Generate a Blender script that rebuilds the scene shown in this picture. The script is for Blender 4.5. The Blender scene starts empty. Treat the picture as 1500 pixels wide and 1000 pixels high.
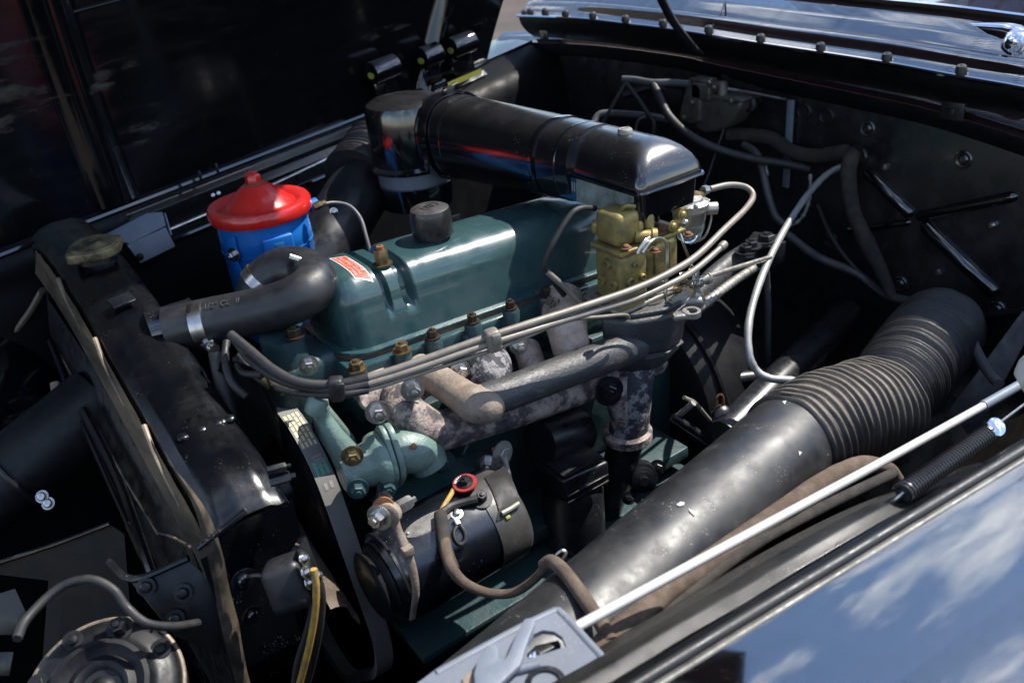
import bpy, bmesh, math, random
from mathutils import Vector, Matrix, noise
from mathutils.bvhtree import BVHTree
random.seed(7)
V = Vector
# ------------------------------------------------------------------ camera
# X runs rearwards along the engine, Y to the far fender, Z up; origin at the
# near front foot of the valve cover.  Units are metres.
CAM = V((-0.3508, -0.8812, 0.4903))
RX = V((0.805, -0.341, 0.486)); RY = V((-0.587, -0.335, 0.737)); RZ = V((-0.088, -0.879, -0.469))
FPX = 1300.0
def _fix():
    global RX, RY, RZ, CAM
    d = lambda x, y: V(((x-750)/FPX, (y-500)/FPX, 1.0))
    vz = (994.0, 2933.0); vxx = 2900.0
    Z = -d(*vz); Z.normalize()
    a = -((vz[0]-750)*(vxx-750)+FPX*FPX)/(vz[1]-500)
    X = V(((vxx-750)/FPX, a/FPX, 1.0)).normalized()
    Y = Z.cross(X)
    RX, RY, RZ = X, Y, Z
    o = d(513, 520)*1.05
    CAM = -V((X.dot(o), Y.dot(o), Z.dot(o)))
_fix()
sc = bpy.context.scene
camd = bpy.data.cameras.new('camera'); camo = bpy.data.objects.new('camera', camd)
sc.collection.objects.link(camo); sc.camera = camo
camd.sensor_fit = 'HORIZONTAL'; camd.sensor_width = 36.0; camd.lens = 36.0*FPX/1500.0
camd.clip_start = 0.02; camd.clip_end = 500
right = V((RX.x, RY.x, RZ.x)); down = V((RX.y, RY.y, RZ.y)); fwd = V((RX.z, RY.z, RZ.z))
camo.matrix_world = Matrix(((right.x, -down.x, -fwd.x, CAM.x), (right.y, -down.y, -fwd.y, CAM.y),
                            (right.z, -down.z, -fwd.z, CAM.z), (0, 0, 0, 1)))
camd.dof.use_dof = True; camd.dof.focus_distance = 1.08; camd.dof.aperture_fstop = 7.0
# ------------------------------------------------------------------ light
SUN = V((0.55, -0.10, 0.80)).normalized()
w = bpy.data.worlds.new('World'); sc.world = w; w.use_nodes = True
nt = w.node_tree; nt.nodes.clear()
sky = nt.nodes.new('ShaderNodeTexSky'); sky.sky_type = 'NISHITA'; sky.sun_disc = False; sky.dust_density = .25; sky.ozone_density = 2.5; sky.air_density = 1.0
sky.sun_elevation = math.asin(SUN.z); sky.sun_rotation = math.atan2(SUN.x, SUN.y)
bg = nt.nodes.new('ShaderNodeBackground'); bg.inputs[1].default_value = 0.15
out = nt.nodes.new('ShaderNodeOutputWorld')
tc = nt.nodes.new('ShaderNodeTexCoord'); nz = nt.nodes.new('ShaderNodeTexNoise')
nz.inputs['Scale'].default_value = 4.5; nz.inputs['Detail'].default_value = 9; nz.inputs['Roughness'].default_value = 0.62
rp = nt.nodes.new('ShaderNodeValToRGB'); rp.color_ramp.elements[0].position = 0.52; rp.color_ramp.elements[1].position = 0.68
mx = nt.nodes.new('ShaderNodeMix'); mx.data_type = 'RGBA'
mx.inputs[7].default_value = (9.0, 9.3, 9.8, 1)
nt.links.new(tc.outputs['Generated'], nz.inputs['Vector']); nt.links.new(nz.outputs['Fac'], rp.inputs[0])
nt.links.new(rp.outputs[0], mx.inputs[0]); nt.links.new(sky.outputs[0], mx.inputs[6])
nt.links.new(mx.outputs[2], bg.inputs[0]); nt.links.new(bg.outputs[0], out.inputs[0])
sl = bpy.data.lights.new('sun', 'SUN'); sl.energy = 5.0; sl.angle = math.radians(0.5); sl.color = (1, 0.95, 0.87)
so = bpy.data.objects.new('sun', sl); sc.collection.objects.link(so)
so.rotation_euler = SUN.to_track_quat('Z', 'Y').to_euler(); so.location = (1, -1, 3)
sc.view_settings.view_transform = 'Standard'; sc.view_settings.look = 'None'
sc.view_settings.exposure = 0.85; sc.view_settings.gamma = 1
# ------------------------------------------------------------------ helpers
def ray(px, py):
    x, y = (px-750)/FPX, (py-500)/FPX
    return V((RX.x*x+RX.y*y+RX.z, RY.x*x+RY.y*y+RY.z, RZ.x*x+RZ.y*y+RZ.z))
def A(px, py, x=None, y=None, z=None, d=None):
    """point of the place seen at a photo position, at a stated real x, y, z or distance"""
    r = ray(px, py)
    if d is not None: return CAM + r*d
    for i, a in enumerate((x, y, z)):
        if a is not None: return CAM + r*((a-CAM[i])/r[i])
def PX(lst, ax):
    return [A(p[0], p[1], **{ax: p[2]}) for p in lst]
def catmull(pts, sub, closed=False):
    n = len(pts); out = []
    if n < 3 or sub <= 1: return [V(p) for p in pts]
    rng = range(n if closed else n-1)
    for i in rng:
        p1, p2 = pts[i], pts[(i+1) % n]
        p0 = pts[i-1] if (closed or i > 0) else p1*2-p2
        p3 = pts[(i+2) % n] if (closed or i < n-2) else p2*2-p1
        for k in range(sub):
            t = k/sub
            out.append(0.5*((2*p1)+(p2-p0)*t+(2*p0-5*p1+4*p2-p3)*t*t+(3*p1-p0-3*p2+p3)*t**3))
    if not closed: out.append(V(pts[-1]))
    return out
def basis(axis, hint=None):
    z = V(axis).normalized()
    h = V(hint) if hint else (V((0, 0, 1)) if abs(z.z) < .9 else V((1, 0, 0)))
    x = h.cross(z).normalized(); y = z.cross(x)
    return x, y, z
def tube(pts, r, n=12, sub=6, rfun=None, cap=True, closed=False, squash=None):
    pts = [V(p) for p in pts]
    rs = r if isinstance(r, (list, tuple)) else None
    P = catmull(pts, sub, closed); m = len(P); bm = bmesh.new()
    T = []
    for i in range(m):
        a = P[(i-1) % m] if (closed or i) else P[0]; b = P[(i+1) % m] if (closed or i < m-1) else P[-1]
        T.append((b-a).normalized())
    x, y, _ = basis(T[0]); rings = []
    L = 0
    for i in range(m):
        if i:
            L += (P[i]-P[i-1]).length
            x = (x - T[i]*x.dot(T[i])).normalized(); y = T[i].cross(x)
        if rs:
            f = i/(m-1)*(len(rs)-1); k = min(int(f), len(rs)-2); rr = rs[k]+(rs[k+1]-rs[k])*(f-k)
        else: rr = r
        if rfun: rr *= rfun(L, i/(m-1))
        sx, sy = squash or (1, 1)
        rings.append([bm.verts.new(P[i]+x*math.cos(a)*rr*sx+y*math.sin(a)*rr*sy) for a in [2*math.pi*k/n for k in range(n)]])
    for i in range(m-1 if not closed else m):
        A_, B_ = rings[i], rings[(i+1) % m]
        for k in range(n): bm.faces.new((A_[k], A_[(k+1) % n], B_[(k+1) % n], B_[k]))
    if cap and not closed:
        bm.faces.new(list(reversed(rings[0]))); bm.faces.new(rings[-1])
    return bm
def lathe(prof, o, axis, n=32, hint=None, a0=0.0, a1=2*math.pi, ry=1.0):
    """prof: (radius, height) pairs along the axis from o"""
    bm = bmesh.new(); x, y, z = basis(axis, hint); o = V(o); full = abs(a1-a0-2*math.pi) < 1e-6
    k_ = n if full else n+1; rings = []
    for r, h in prof:
        if r < 1e-6: rings.append([bm.verts.new(o+z*h)])
        else: rings.append([bm.verts.new(o+z*h+(x*math.cos(a0+(a1-a0)*k/n)+y*ry*math.sin(a0+(a1-a0)*k/n))*r) for k in range(k_)])
    for p, q in zip(rings, rings[1:]):
        for k in range(n):
            j = (k+1) % k_
            if len(p) == 1 and len(q) == 1: continue
            if len(p) == 1: bm.faces.new((p[0], q[j], q[k]))
            elif len(q) == 1: bm.faces.new((p[k], p[j], q[0]))
            else: bm.faces.new((p[k], p[j], q[j], q[k]))
    if full:
        if len(rings[0]) > 1: bm.faces.new(list(reversed(rings[0])))
        if len(rings[-1]) > 1: bm.faces.new(rings[-1])
    return bm
def bev(bm, b, seg=2, angle=30):
    if b > 0:
        es = [e for e in bm.edges if len(e.link_faces) == 2 and e.calc_face_angle(0) > math.radians(angle)]
        if es: bmesh.ops.bevel(bm, geom=es, offset=b, segments=seg, profile=.5, affect='EDGES', clamp_overlap=True)
    return bm
def box(c, s, ax=None, b=0.0015, seg=2):
    bm = bmesh.new(); c = V(c)
    X, Y, Z = ax or (V((1, 0, 0)), V((0, 1, 0)), V((0, 0, 1)))
    vs = [bm.verts.new(c+X*s[0]/2*i+Y*s[1]/2*j+Z*s[2]/2*k) for i in (-1, 1) for j in (-1, 1) for k in (-1, 1)]
    for f in ((0, 1, 3, 2), (4, 6, 7, 5), (0, 4, 5, 1), (2, 3, 7, 6), (0, 2, 6, 4), (1, 5, 7, 3)): bm.faces.new([vs[i] for i in f])
    bmesh.ops.recalc_face_normals(bm, faces=bm.faces)
    return bev(bm, b, seg)
def prism(poly, vec, b=0.0, seg=2, scale=1.0):
    bm = bmesh.new(); poly = [V(p) for p in poly]; vec = V(vec)
    c = sum(poly, V())/len(poly)
    a = [bm.verts.new(p) for p in poly]; t = [bm.verts.new(c+(p-c)*scale+vec) for p in poly]; n = len(a)
    bm.faces.new(a); bm.faces.new(list(reversed(t)))
    for i in range(n): bm.faces.new((a[i], t[i], t[(i+1) % n], a[(i+1) % n]))
    bmesh.ops.recalc_face_normals(bm, faces=bm.faces)
    return bev(bm, b, seg)
def grid(f, nu, nv, thick=0.0):
    bm = bmesh.new()
    g = [[bm.verts.new(f(i/nu, j/nv)) for j in range(nv+1)] for i in range(nu+1)]
    for i in range(nu):
        for j in range(nv): bm.faces.new((g[i][j], g[i+1][j], g[i+1][j+1], g[i][j+1]))
    if thick:
        bmesh.ops.solidify(bm, geom=bm.faces[:], thickness=thick)
    bmesh.ops.recalc_face_normals(bm, faces=bm.faces)
    return bm
def ring(o, axis, R, r, n=40, m=10, a0=0, a1=2*math.pi, hint=None):
    x, y, z = basis(axis, hint); o = V(o)
    full = abs(a1-a0-2*math.pi) < 1e-6
    k = n if full else n+1
    return tube([o+(x*math.cos(a0+(a1-a0)*i/n)+y*math.sin(a0+(a1-a0)*i/n))*R for i in range(k)], r, m, 1, closed=full)
def join(*bms):
    o = bmesh.new()
    for b in bms:
        me = bpy.data.meshes.new('t'); b.to_mesh(me); b.free(); o.from_mesh(me); bpy.data.meshes.remove(me)
    return o
COL = sc.collection
def thing(name, label, cat, loc, group=None):
    o = bpy.data.objects.new(name, None); COL.objects.link(o); o.location = loc; o.empty_display_size = .02
    o['label'] = label; o['category'] = cat
    if group: o['group'] = group
    return o
def rootof(o):
    while o.parent: o = o.parent
    return o
def part(name, bm, mat, parent=None, smooth=38, label=None, sub=0):
    me = bpy.data.meshes.new(name); 
    if parent is not None:
        bmesh.ops.translate(bm, verts=bm.verts, vec=-rootof(parent).location)
    bm.to_mesh(me); bm.free()
    for p in me.polygons: p.use_smooth = True
    me.set_sharp_from_angle(angle=math.radians(smooth))
    me.materials.append(mat); o = bpy.data.objects.new(name, me); COL.objects.link(o)
    if parent is not None: o.parent = parent
    if label: o['label'] = label
    if sub:
        m = o.modifiers.new('s', 'SUBSURF'); m.levels = sub; m.render_levels = sub
    return o
def solo(name, bm, mat, label, cat, group=None, smooth=38, kind=None):
    """a thing that is one mesh: its origin sits at its own base"""
    zs = min(v.co.z for v in bm.verts); n = len(bm.verts)
    c = sum((v.co for v in bm.verts), V())/n; c.z = zs
    bmesh.ops.translate(bm, verts=bm.verts, vec=-c)
    o = part(name, bm, mat, None, smooth); o.location = c
    if kind: o['kind'] = kind
    else:
        o['label'] = label; o['category'] = cat
        if group: o['group'] = group
    return o
def struct(name, bm, mat, smooth=38):
    o = part(name, bm, mat, None, smooth); o['kind'] = 'structure'; return o
_bm = {}
def bolt(parent, loc, axis, r=.007, h=.006, mat=None, washer=1.0, name='bolt', dome=False, slot=False, spin=None):
    key = (round(r, 5), round(h, 5), mat.name, washer, dome)
    if key not in _bm:
        b = bmesh.new()
        ang = [math.pi/3*k for k in range(6)]
        z0 = .0
        if washer:
            b2 = lathe([(r*1.0, 0), (r*1.45*washer, 0), (r*1.45*washer, r*.22), (r*.9, r*.24)], (0, 0, 0), (0, 0, 1), 20); z0 = r*.22
        n = 20 if dome else 6
        if dome: prof = [(r, z0), (r, z0+h*.5), (r*.8, z0+h*.85), (r*.4, z0+h), (0, z0+h)]
        else: prof = [(r, z0), (r, z0+h*.86), (r*.86, z0+h), (r*.45, z0+h), (r*.42, z0+h*1.25), (0, z0+h*1.28)]
        b1 = lathe(prof, (0, 0, 0), (0, 0, 1), n)
        b.free(); b = join(b1, b2) if washer else b1
        me = bpy.data.meshes.new(name); b.to_mesh(me); b.free()
        for p in me.polygons: p.use_smooth = True
        me.set_sharp_from_angle(angle=math.radians(25)); me.materials.append(mat); _bm[key] = me
    o = bpy.data.objects.new(name, _bm[key]); COL.objects.link(o)
    base = rootof(parent).location
    o.parent = parent; o.location = V(loc)-base
    q = V(axis).to_track_quat('Z', 'Y'); o.rotation_mode = 'QUATERNION'
    from mathutils import Quaternion
    o.rotation_quaternion = q @ Quaternion((0, 0, 1), random.uniform(0, 1) if spin is None else spin)
    return o
def bvh_of(bm): return BVHTree.FromBMesh(bm)
def text_bm(s, size, o, rt, up, depth=.0003, align='CENTER', proj=None, bold=0):
    cu = bpy.data.curves.new('txt', 'FONT'); cu.body = s; cu.size = size; cu.extrude = depth/2; cu.align_x = align; cu.align_y = 'CENTER'; cu.offset = bold; cu.resolution_u = 3
    ob = bpy.data.objects.new('txt', cu); COL.objects.link(ob); bpy.context.view_layer.update()
    me = bpy.data.meshes.new_from_object(ob); bpy.data.objects.remove(ob); bpy.data.curves.remove(cu)
    bm = bmesh.new(); bm.from_mesh(me); bpy.data.meshes.remove(me)
    rt = V(rt).normalized(); up = V(up); up = (up-rt*up.dot(rt)).normalized(); nn = rt.cross(up); o = V(o)
    if proj: bmesh.ops.subdivide_edges(bm, edges=[e for e in bm.edges if e.calc_length() > size*.25], cuts=2)
    for v in bm.verts:
        p = o+rt*v.co.x+up*v.co.y+nn*v.co.z
        if proj: p = proj(p, v.co.z)
        v.co = p
    return bm
# ------------------------------------------------------------------ materials
def new_mat(name):
    m = bpy.data.materials.new(name); m.use_nodes = True; n = m.node_tree; b = n.nodes['Principled BSDF']; return m, n, b
def N(n, t, **k):
    x = n.nodes.new(t)
    for a, v in k.items(): x.inputs[a.replace('_', ' ')].default_value = v
    return x
def ramp(n, src, stops):
    r = n.nodes.new('ShaderNodeValToRGB'); e = r.color_ramp.elements
    while len(e) > 1: e.remove(e[-1])
    e[0].position = stops[0][0]; e[0].color = (*stops[0][1], 1) if isinstance(stops[0][1], tuple) else (stops[0][1],)*3+(1,)
    for p, c in stops[1:]:
        q = e.new(p); q.color = (*c, 1) if isinstance(c, tuple) else (c, c, c, 1)
    n.links.new(src, r.inputs[0]); return r.outputs[0]
def mixc(n, fac, a, b):
    m = n.nodes.new('ShaderNodeMix'); m.data_type = 'RGBA'
    for i, v in ((0, fac), (6, a), (7, b)):
        if hasattr(v, 'is_output'): n.links.new(v, m.inputs[i])
        else: m.inputs[i].default_value = (*v, 1) if isinstance(v, tuple) else v
    return m.outputs[2]
def mat(name, col, rough=.4, metal=0, coat=0, dust=0.0, dustcol=(.16, .14, .12), dscale=6, speck=0.0, bump=0.0, bscale=200, col2=None, cscale=12, rvar=.15, updust=0.0, ior=1.5, spec=.5, streak=None, dlo=.38, dhi=.72):
    m, n, b = new_mat(name); L = n.links.new
    tcn = n.nodes.new('ShaderNodeTexCoord'); co = tcn.outputs['Object']
    if streak:
        mp = n.nodes.new('ShaderNodeMapping'); mp.inputs['Scale'].default_value = streak; L(co, mp.inputs[0]); co2 = mp.outputs[0]
    else: co2 = co
    n1 = N(n, 'ShaderNodeTexNoise', Scale=dscale, Detail=8, Roughness=.65); L(co2, n1.inputs['Vector'])
    base = (*col,)
    c = base
    if col2:
        n3 = N(n, 'ShaderNodeTexNoise', Scale=cscale, Detail=7, Roughness=.7); L(co2, n3.inputs['Vector'])
        c = mixc(n, ramp(n, n3.outputs['Fac'], [(.42, 0.0), (.62, 1.0)]), base, tuple(col2))
    f = None
    if dust or updust:
        f = ramp(n, n1.outputs['Fac'], [(dlo, 0.0), (dhi, dust)])
        if updust:
            g = n.nodes.new('ShaderNodeNewGeometry'); sp = n.nodes.new('ShaderNodeSeparateXYZ'); L(g.outputs['Normal'], sp.inputs[0])
            u = ramp(n, sp.outputs['Z'], [(.2, 0.0), (1.0, updust)])
            n4 = N(n, 'ShaderNodeTexNoise', Scale=dscale*3, Detail=8, Roughness=.7); L(co, n4.inputs['Vector'])
            mm = n.nodes.new('ShaderNodeMath'); mm.operation = 'MULTIPLY'; L(u, mm.inputs[0]); L(ramp(n, n4.outputs['Fac'], [(.25, .35), (.7, 1.0)]), mm.inputs[1])
            ad = n.nodes.new('ShaderNodeMath'); ad.operation = 'ADD'; ad.use_clamp = True; L(f, ad.inputs[0]); L(mm.outputs[0], ad.inputs[1]); f = ad.outputs[0]
        c = mixc(n, f, c, tuple(dustcol))
    if speck:
        vo = N(n, 'ShaderNodeTexVoronoi', Scale=330.0); L(co, vo.inputs['Vector'])
        n5 = N(n, 'ShaderNodeTexNoise', Scale=40.0, Detail=3); L(co, n5.inputs['Vector'])
        s1 = ramp(n, vo.outputs['Distance'], [(.0, 1.0), (.16, 1.0), (.22, 0.0)])
        s2 = ramp(n, n5.outputs['Fac'], [(.56, 0.0), (.66, speck)])
        mm = n.nodes.new('ShaderNodeMath'); mm.operation = 'MULTIPLY'; L(s1, mm.inputs[0]); L(s2, mm.inputs[1])
        c = mixc(n, mm.outputs[0], c, (.32, .28, .24))
    if hasattr(c, 'is_output'): L(c, b.inputs['Base Color'])
    else: b.inputs['Base Color'].default_value = (*c, 1)
    n2 = N(n, 'ShaderNodeTexNoise', Scale=dscale*4, Detail=6, Roughness=.6); L(co2, n2.inputs['Vector'])
    rr = ramp(n, n2.outputs['Fac'], [(.3, max(0.02, rough-rvar*.5)), (.7, min(1., rough+rvar))])
    if f is not None:
        rr = mixc(n, f, rr, (.85, .85, .85))
    L(rr, b.inputs['Roughness'])
    b.inputs['Metallic'].default_value = metal; b.inputs['Coat Weight'].default_value = coat; b.inputs['Coat Roughness'].default_value = .05
    b.inputs['Specular IOR Level'].default_value = spec; b.inputs['IOR'].default_value = ior
    if bump:
        n6 = N(n, 'ShaderNodeTexNoise', Scale=bscale, Detail=5, Roughness=.6); L(co, n6.inputs['Vector'])
        bp = n.nodes.new('ShaderNodeBump'); bp.inputs['Strength'].default_value = bump; bp.inputs['Distance'].default_value = .002
        L(n6.outputs['Fac'], bp.inputs['Height']); L(bp.outputs[0], b.inputs['Normal'])
    return m
BLK = (.006, .0065, .008)
M_gloss = mat('black_gloss_paint', (.004, .0045, .006), .08, coat=.5, speck=.25, rvar=.06, ior=1.75)
M_fender = mat('black_polished_paint', (.003, .003, .004), .04, coat=1, dust=.0, speck=.6, rvar=.03, ior=5.5)
M_hood = mat('black_hood_lining_reflection_smears', (.003, .0033, .0045), .11, speck=.12, rvar=.10, spec=.7, dust=.85, dustcol=(.055, .052, .048), dscale=7, streak=(.5, 1, 2.2), dlo=.60, dhi=.76)  # pale smears in the colour stand in for blotchy reflections on the underside
M_cleaner = mat('black_enamel_dusty_top', (.004, .0045, .006), .13, coat=.25, updust=.30, dustcol=(.026, .022, .019), dscale=7, speck=.45, rvar=.06, ior=1.8)
M_satin = mat('black_satin_paint', (.007, .0078, .0095), .3, dust=.10, dustcol=(.04, .037, .034), dscale=14, speck=.4, rvar=.2)
M_fire = mat('black_firewall_paint', (.011, .0115, .0135), .20, dust=.22, dustcol=(.045, .034, .025), dscale=5, speck=.3, rvar=.15, ior=1.9)
M_tank = mat('radiator_black', (.0035, .0048, .0075), .17, updust=.05, dust=.06, dustcol=(.02, .024, .03), dscale=6, speck=.5, bump=.04, bscale=40, ior=1.8)
M_dusty = mat('dusty_black_panel', (.016, .0155, .015), .30, dust=.55, dustcol=(.075, .068, .058), dscale=9, speck=.8, rvar=.2, col2=(.026, .025, .022), ior=1.7)
M_duct = mat('dusty_duct_black', (.008, .0085, .010), .40, dust=.45, dustcol=(.042, .038, .033), dscale=10, speck=.9, rvar=.12, ior=1.55, bump=.06, bscale=90)
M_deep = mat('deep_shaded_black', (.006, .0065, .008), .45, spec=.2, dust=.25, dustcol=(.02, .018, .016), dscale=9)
M_dkbolt = mat('brown_bolt', (.06, .042, .026), .45, metal=.6, col2=(.03, .024, .018), cscale=80)
M_strip = mat('dull_grey_strip', (.10, .098, .092), .42, metal=.3, col2=(.05, .048, .045), cscale=40, dust=.4, dustcol=(.15, .14, .125), dscale=50)
M_motor = mat('grimy_wiper_casting', (.15, .14, .122), .42, metal=.6, col2=(.075, .068, .058), cscale=45, dust=.5, dustcol=(.06, .05, .042), dscale=35, bump=.5, bscale=180)
M_spring = mat('black_spring_steel', (.02, .02, .021), .3, metal=.3)
M_horn = mat('horn_dull_black', (.004, .0045, .006), .42, spec=.35, dust=.2, dustcol=(.02, .019, .018), dscale=20)
M_band = mat('dark_grey_band', (.05, .049, .047), .42, metal=.2, dust=.3, dustcol=(.08, .075, .068), dscale=30, speck=.4)
M_cable = mat('pale_armoured_cable', (.32, .32, .31), .38, metal=.4, dust=.2, dustcol=(.2, .19, .17), dscale=40)
M_seam = mat('tan_brass_sheet', (.25, .20, .145), .5, metal=.3, col2=(.06, .05, .04), cscale=20, dust=.3, dustcol=(.2, .17, .13), dscale=30, streak=(1, .25, 1))
M_rubber = mat('black_rubber', (.009, .0095, .011), .42, dust=.3, dustcol=(.035, .032, .03), dscale=20, bump=.1, bscale=500)
M_hose = mat('radiator_hose_rubber', (.011, .012, .0155), .36, dust=.25, dustcol=(.045, .043, .042), dscale=18, bump=.08, bscale=700)
M_bellow_lit = mat('bellows_black_sunlit_dust', (.012, .012, .0125), .5, updust=.85, dustcol=(.24, .20, .16), dscale=16, bump=.3, bscale=400)  # lit copy: tan on upward faces is dust with sunlight put in
M_bellow_shade = mat('bellows_black_shaded', (.010, .0102, .011), .42, updust=.22, dustcol=(.06, .055, .05), dscale=16, bump=.2, bscale=400)  # darker copy of the bellows colour, for the section in shade
M_teal = mat('teal_engine_enamel', (.020, .053, .058), .19, coat=.4, dust=.22, dustcol=(.085, .12, .115), dscale=11, rvar=.12, speck=.1)
M_block = mat('teal_block_grimy', (.014, .042, .047), .42, dust=.5, dustcol=(.026, .03, .028), dscale=14, bump=.35, bscale=160, speck=.4)
M_cast = mat('teal_painted_casting', (.105, .165, .142), .3, coat=.15, dust=.3, dustcol=(.16, .19, .16), dscale=30, bump=.5, bscale=190, speck=.3)
M_blue = mat('blue_canister_paint', (.006, .125, .44), .22, coat=.35, dust=.30, dustcol=(.03, .09, .22), dscale=16, rvar=.12, speck=.5)
M_red = mat('red_lid_paint', (.50, .012, .010), .2, coat=.4, dust=.3, dustcol=(.25, .02, .016), dscale=16, rvar=.12, speck=.4)
M_steel = mat('zinc_steel', (.55, .54, .52), .28, metal=1, col2=(.36, .33, .3), cscale=60, rvar=.2)
M_bright = mat('bright_rod_paint', (.58, .57, .55), .35, metal=.35, dust=.1, dustcol=(.4, .36, .3), dscale=20)
M_chrome = mat('chrome', (.8, .8, .82), .06, metal=1, rvar=.05)
M_brass = mat('bronze_bolt', (.22, .165, .085), .4, metal=.85, col2=(.10, .075, .045), cscale=80, rvar=.2)
M_gold = mat('zinc_dichromate_carburettor', (.35, .265, .085), .36, metal=.45, dust=.7, dustcol=(.10, .078, .035), dscale=22, col2=(.16, .135, .062), cscale=35, bump=.15, bscale=300, speck=.3)
M_pot = mat('pump_pot_metal', (.42, .40, .36), .33, metal=.9, dust=.35, dustcol=(.16, .14, .11), dscale=40, bump=.3, bscale=300)
M_alu = mat('dull_cast_alloy', (.30, .285, .255), .42, metal=.5, dust=.5, dustcol=(.15, .13, .11), dscale=30, bump=.4, bscale=220)
M_pipe = mat('dusty_fuel_pipe', (.20, .175, .15), .42, metal=.3, col2=(.15, .13, .11), cscale=40, dust=.35, dustcol=(.26, .225, .19), dscale=30)
M_wire = mat('black_cable', (.010, .010, .0115), .52, dust=.4, dustcol=(.04, .036, .032), dscale=30)
M_wireg = mat('grey_cable', (.055, .056, .06), .38, dust=.3, dustcol=(.14, .13, .12), dscale=30)
M_iron = mat('grey_painted_iron', (.044, .044, .047), .38, dust=.3, dustcol=(.085, .08, .073), dscale=20, bump=.55, bscale=260, speck=.5, metal=.2)
M_tan = mat('tan_aged_iron', (.24, .19, .145), .6, col2=(.15, .115, .09), cscale=35, bump=.5, bscale=240)
M_grey = mat('grey_latch_paint', (.15, .17, .205), .36, dust=.5, dustcol=(.10, .10, .105), dscale=22, coat=.1, speck=.6, col2=(.12, .138, .17), cscale=9, bump=.1, bscale=120)
M_greyb = mat('blue_grey_bracket', (.14, .17, .21), .38, dust=.5, dustcol=(.07, .075, .08), dscale=24, speck=.6)
M_cloth = mat('brown_cloth_loom', (.085, .058, .04), .9, col2=(.135, .1, .075), cscale=60, bump=.9, bscale=900)
M_clothk = mat('black_cloth_loom', (.022, .02, .018), .85, col2=(.05, .042, .035), cscale=50, bump=.8, bscale=900)
M_belt = mat('fan_belt_rubber', (.16, .157, .15), .6, dust=.4, dustcol=(.2, .195, .185), dscale=18)
M_rustred = mat('orange_rust', (.26, .10, .035), .75, col2=(.14, .05, .02), cscale=90)
M_cap = mat('radiator_cap_patina', (.02, .0195, .018), .4, col2=(.22, .175, .08), cscale=26, dust=.15, dustcol=(.1, .09, .07), dscale=40, bump=.4, bscale=200, metal=.3)
M_brassworn = mat('worn_brass_seam', (.012, .012, .013), .5, metal=.2, col2=(.20, .155, .10), cscale=22, dust=.25, dustcol=(.12, .10, .075), bump=.3)
M_grit = mat('breather_black', (.014, .014, .015), .28, coat=.2, updust=.4, dustcol=(.1, .092, .08), dscale=30, speck=.7)
M_white = mat('white_print', (.75, .74, .7), .5)
M_hoseprint = mat('worn_hose_print', (.06, .06, .06), .6, col2=(.016, .016, .018), cscale=160)
M_printgrey = mat('grey_print', (.26, .26, .25), .6)
M_yprint = mat('belt_yellow_print', (.62, .54, .30), .6)
M_green = mat('belt_green_print', (.08, .40, .29), .6)
M_label = mat('orange_red_label', (.50, .045, .010), .5, col2=(.55, .045, .014), cscale=30)
M_tagred = mat('red_fibre_tag', (.28, .015, .017), .55, col2=(.18, .012, .014), cscale=90)
M_plate = mat('worn_maker_plate', (.20, .19, .175), .5, metal=.4, col2=(.12, .115, .11), cscale=120, bump=.8, bscale=700)
M_yel = mat('yellow_cable', (.42, .25, .035), .6, col2=(.22, .14, .05), cscale=70)
M_copper = mat('copper_wire', (.45, .19, .08), .35, metal=.8)
M_ylw = mat('yellow_paint', (.30, .30, .05), .5)
M_decalb = mat('blue_decal', (.02, .12, .25), .12, coat=.5)
M_decals = mat('silver_decal', (.42, .50, .50), .16, coat=.5, col2=(.2, .2, .19), cscale=22)
M_ground = mat('brown_gravel_ground', (.045, .030, .024), .95, col2=(.075, .052, .04), cscale=.9, dust=.3, dustcol=(.03, .025, .02), dscale=3)
M_lint = mat('dusty_lint', (.30, .25, .19), .95)
M_maroon = mat('maroon_upholstery', (.10, .032, .045), .6)
M_gasket = mat('red_brown_gasket', (.17, .065, .03), .8, col2=(.07, .04, .03), cscale=60)
def rust_mat(name, cols, scale=48):
    m, n, b = new_mat(name); L = n.links.new
    tcn = n.nodes.new('ShaderNodeTexCoord'); n1 = N(n, 'ShaderNodeTexNoise', Scale=scale, Detail=9, Roughness=.68); L(tcn.outputs['Object'], n1.inputs['Vector'])
    L(ramp(n, n1.outputs['Fac'], cols), b.inputs['Base Color']); b.inputs['Roughness'].default_value = .7
    n6 = N(n, 'ShaderNodeTexNoise', Scale=210, Detail=5); L(tcn.outputs['Object'], n6.inputs['Vector'])
    ad = n.nodes.new('ShaderNodeMath'); ad.operation = 'ADD'; L(n1.outputs['Fac'], ad.inputs[0]); L(n6.outputs['Fac'], ad.inputs[1])
    bp = n.nodes.new('ShaderNodeBump'); bp.inputs['Strength'].default_value = .7; bp.inputs['Distance'].default_value = .003
    L(ad.outputs[0], bp.inputs['Height']); L(bp.outputs[0], b.inputs['Normal']); return m
M_exh = rust_mat('flaked_exhaust_iron', [(.36, (.03, .026, .032)), (.46, (.07, .058, .058)), (.52, (.22, .175, .15)), (.62, (.31, .25, .215)), (.75, (.38, .33, .29))])
M_exhd = rust_mat('flaked_grey_exhaust', [(.40, (.016, .017, .024)), (.52, (.028, .028, .036)), (.56, (.22, .215, .225)), (.64, (.13, .115, .11)), (.8, (.3, .28, .26))], 55)
M_exhp = rust_mat('pale_rusty_exhaust', [(.3, (.2, .13, .105)), (.5, (.36, .27, .22)), (.7, (.48, .4, .34))], 40)
m, n, b = new_mat('windscreen_glass'); b.inputs['Transmission Weight'].default_value = 1; b.inputs['Roughness'].default_value = .01; b.inputs['Base Color'].default_value = (.9, .95, .93, 1); b.inputs['IOR'].default_value = 1.45
M_glass = m
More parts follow.
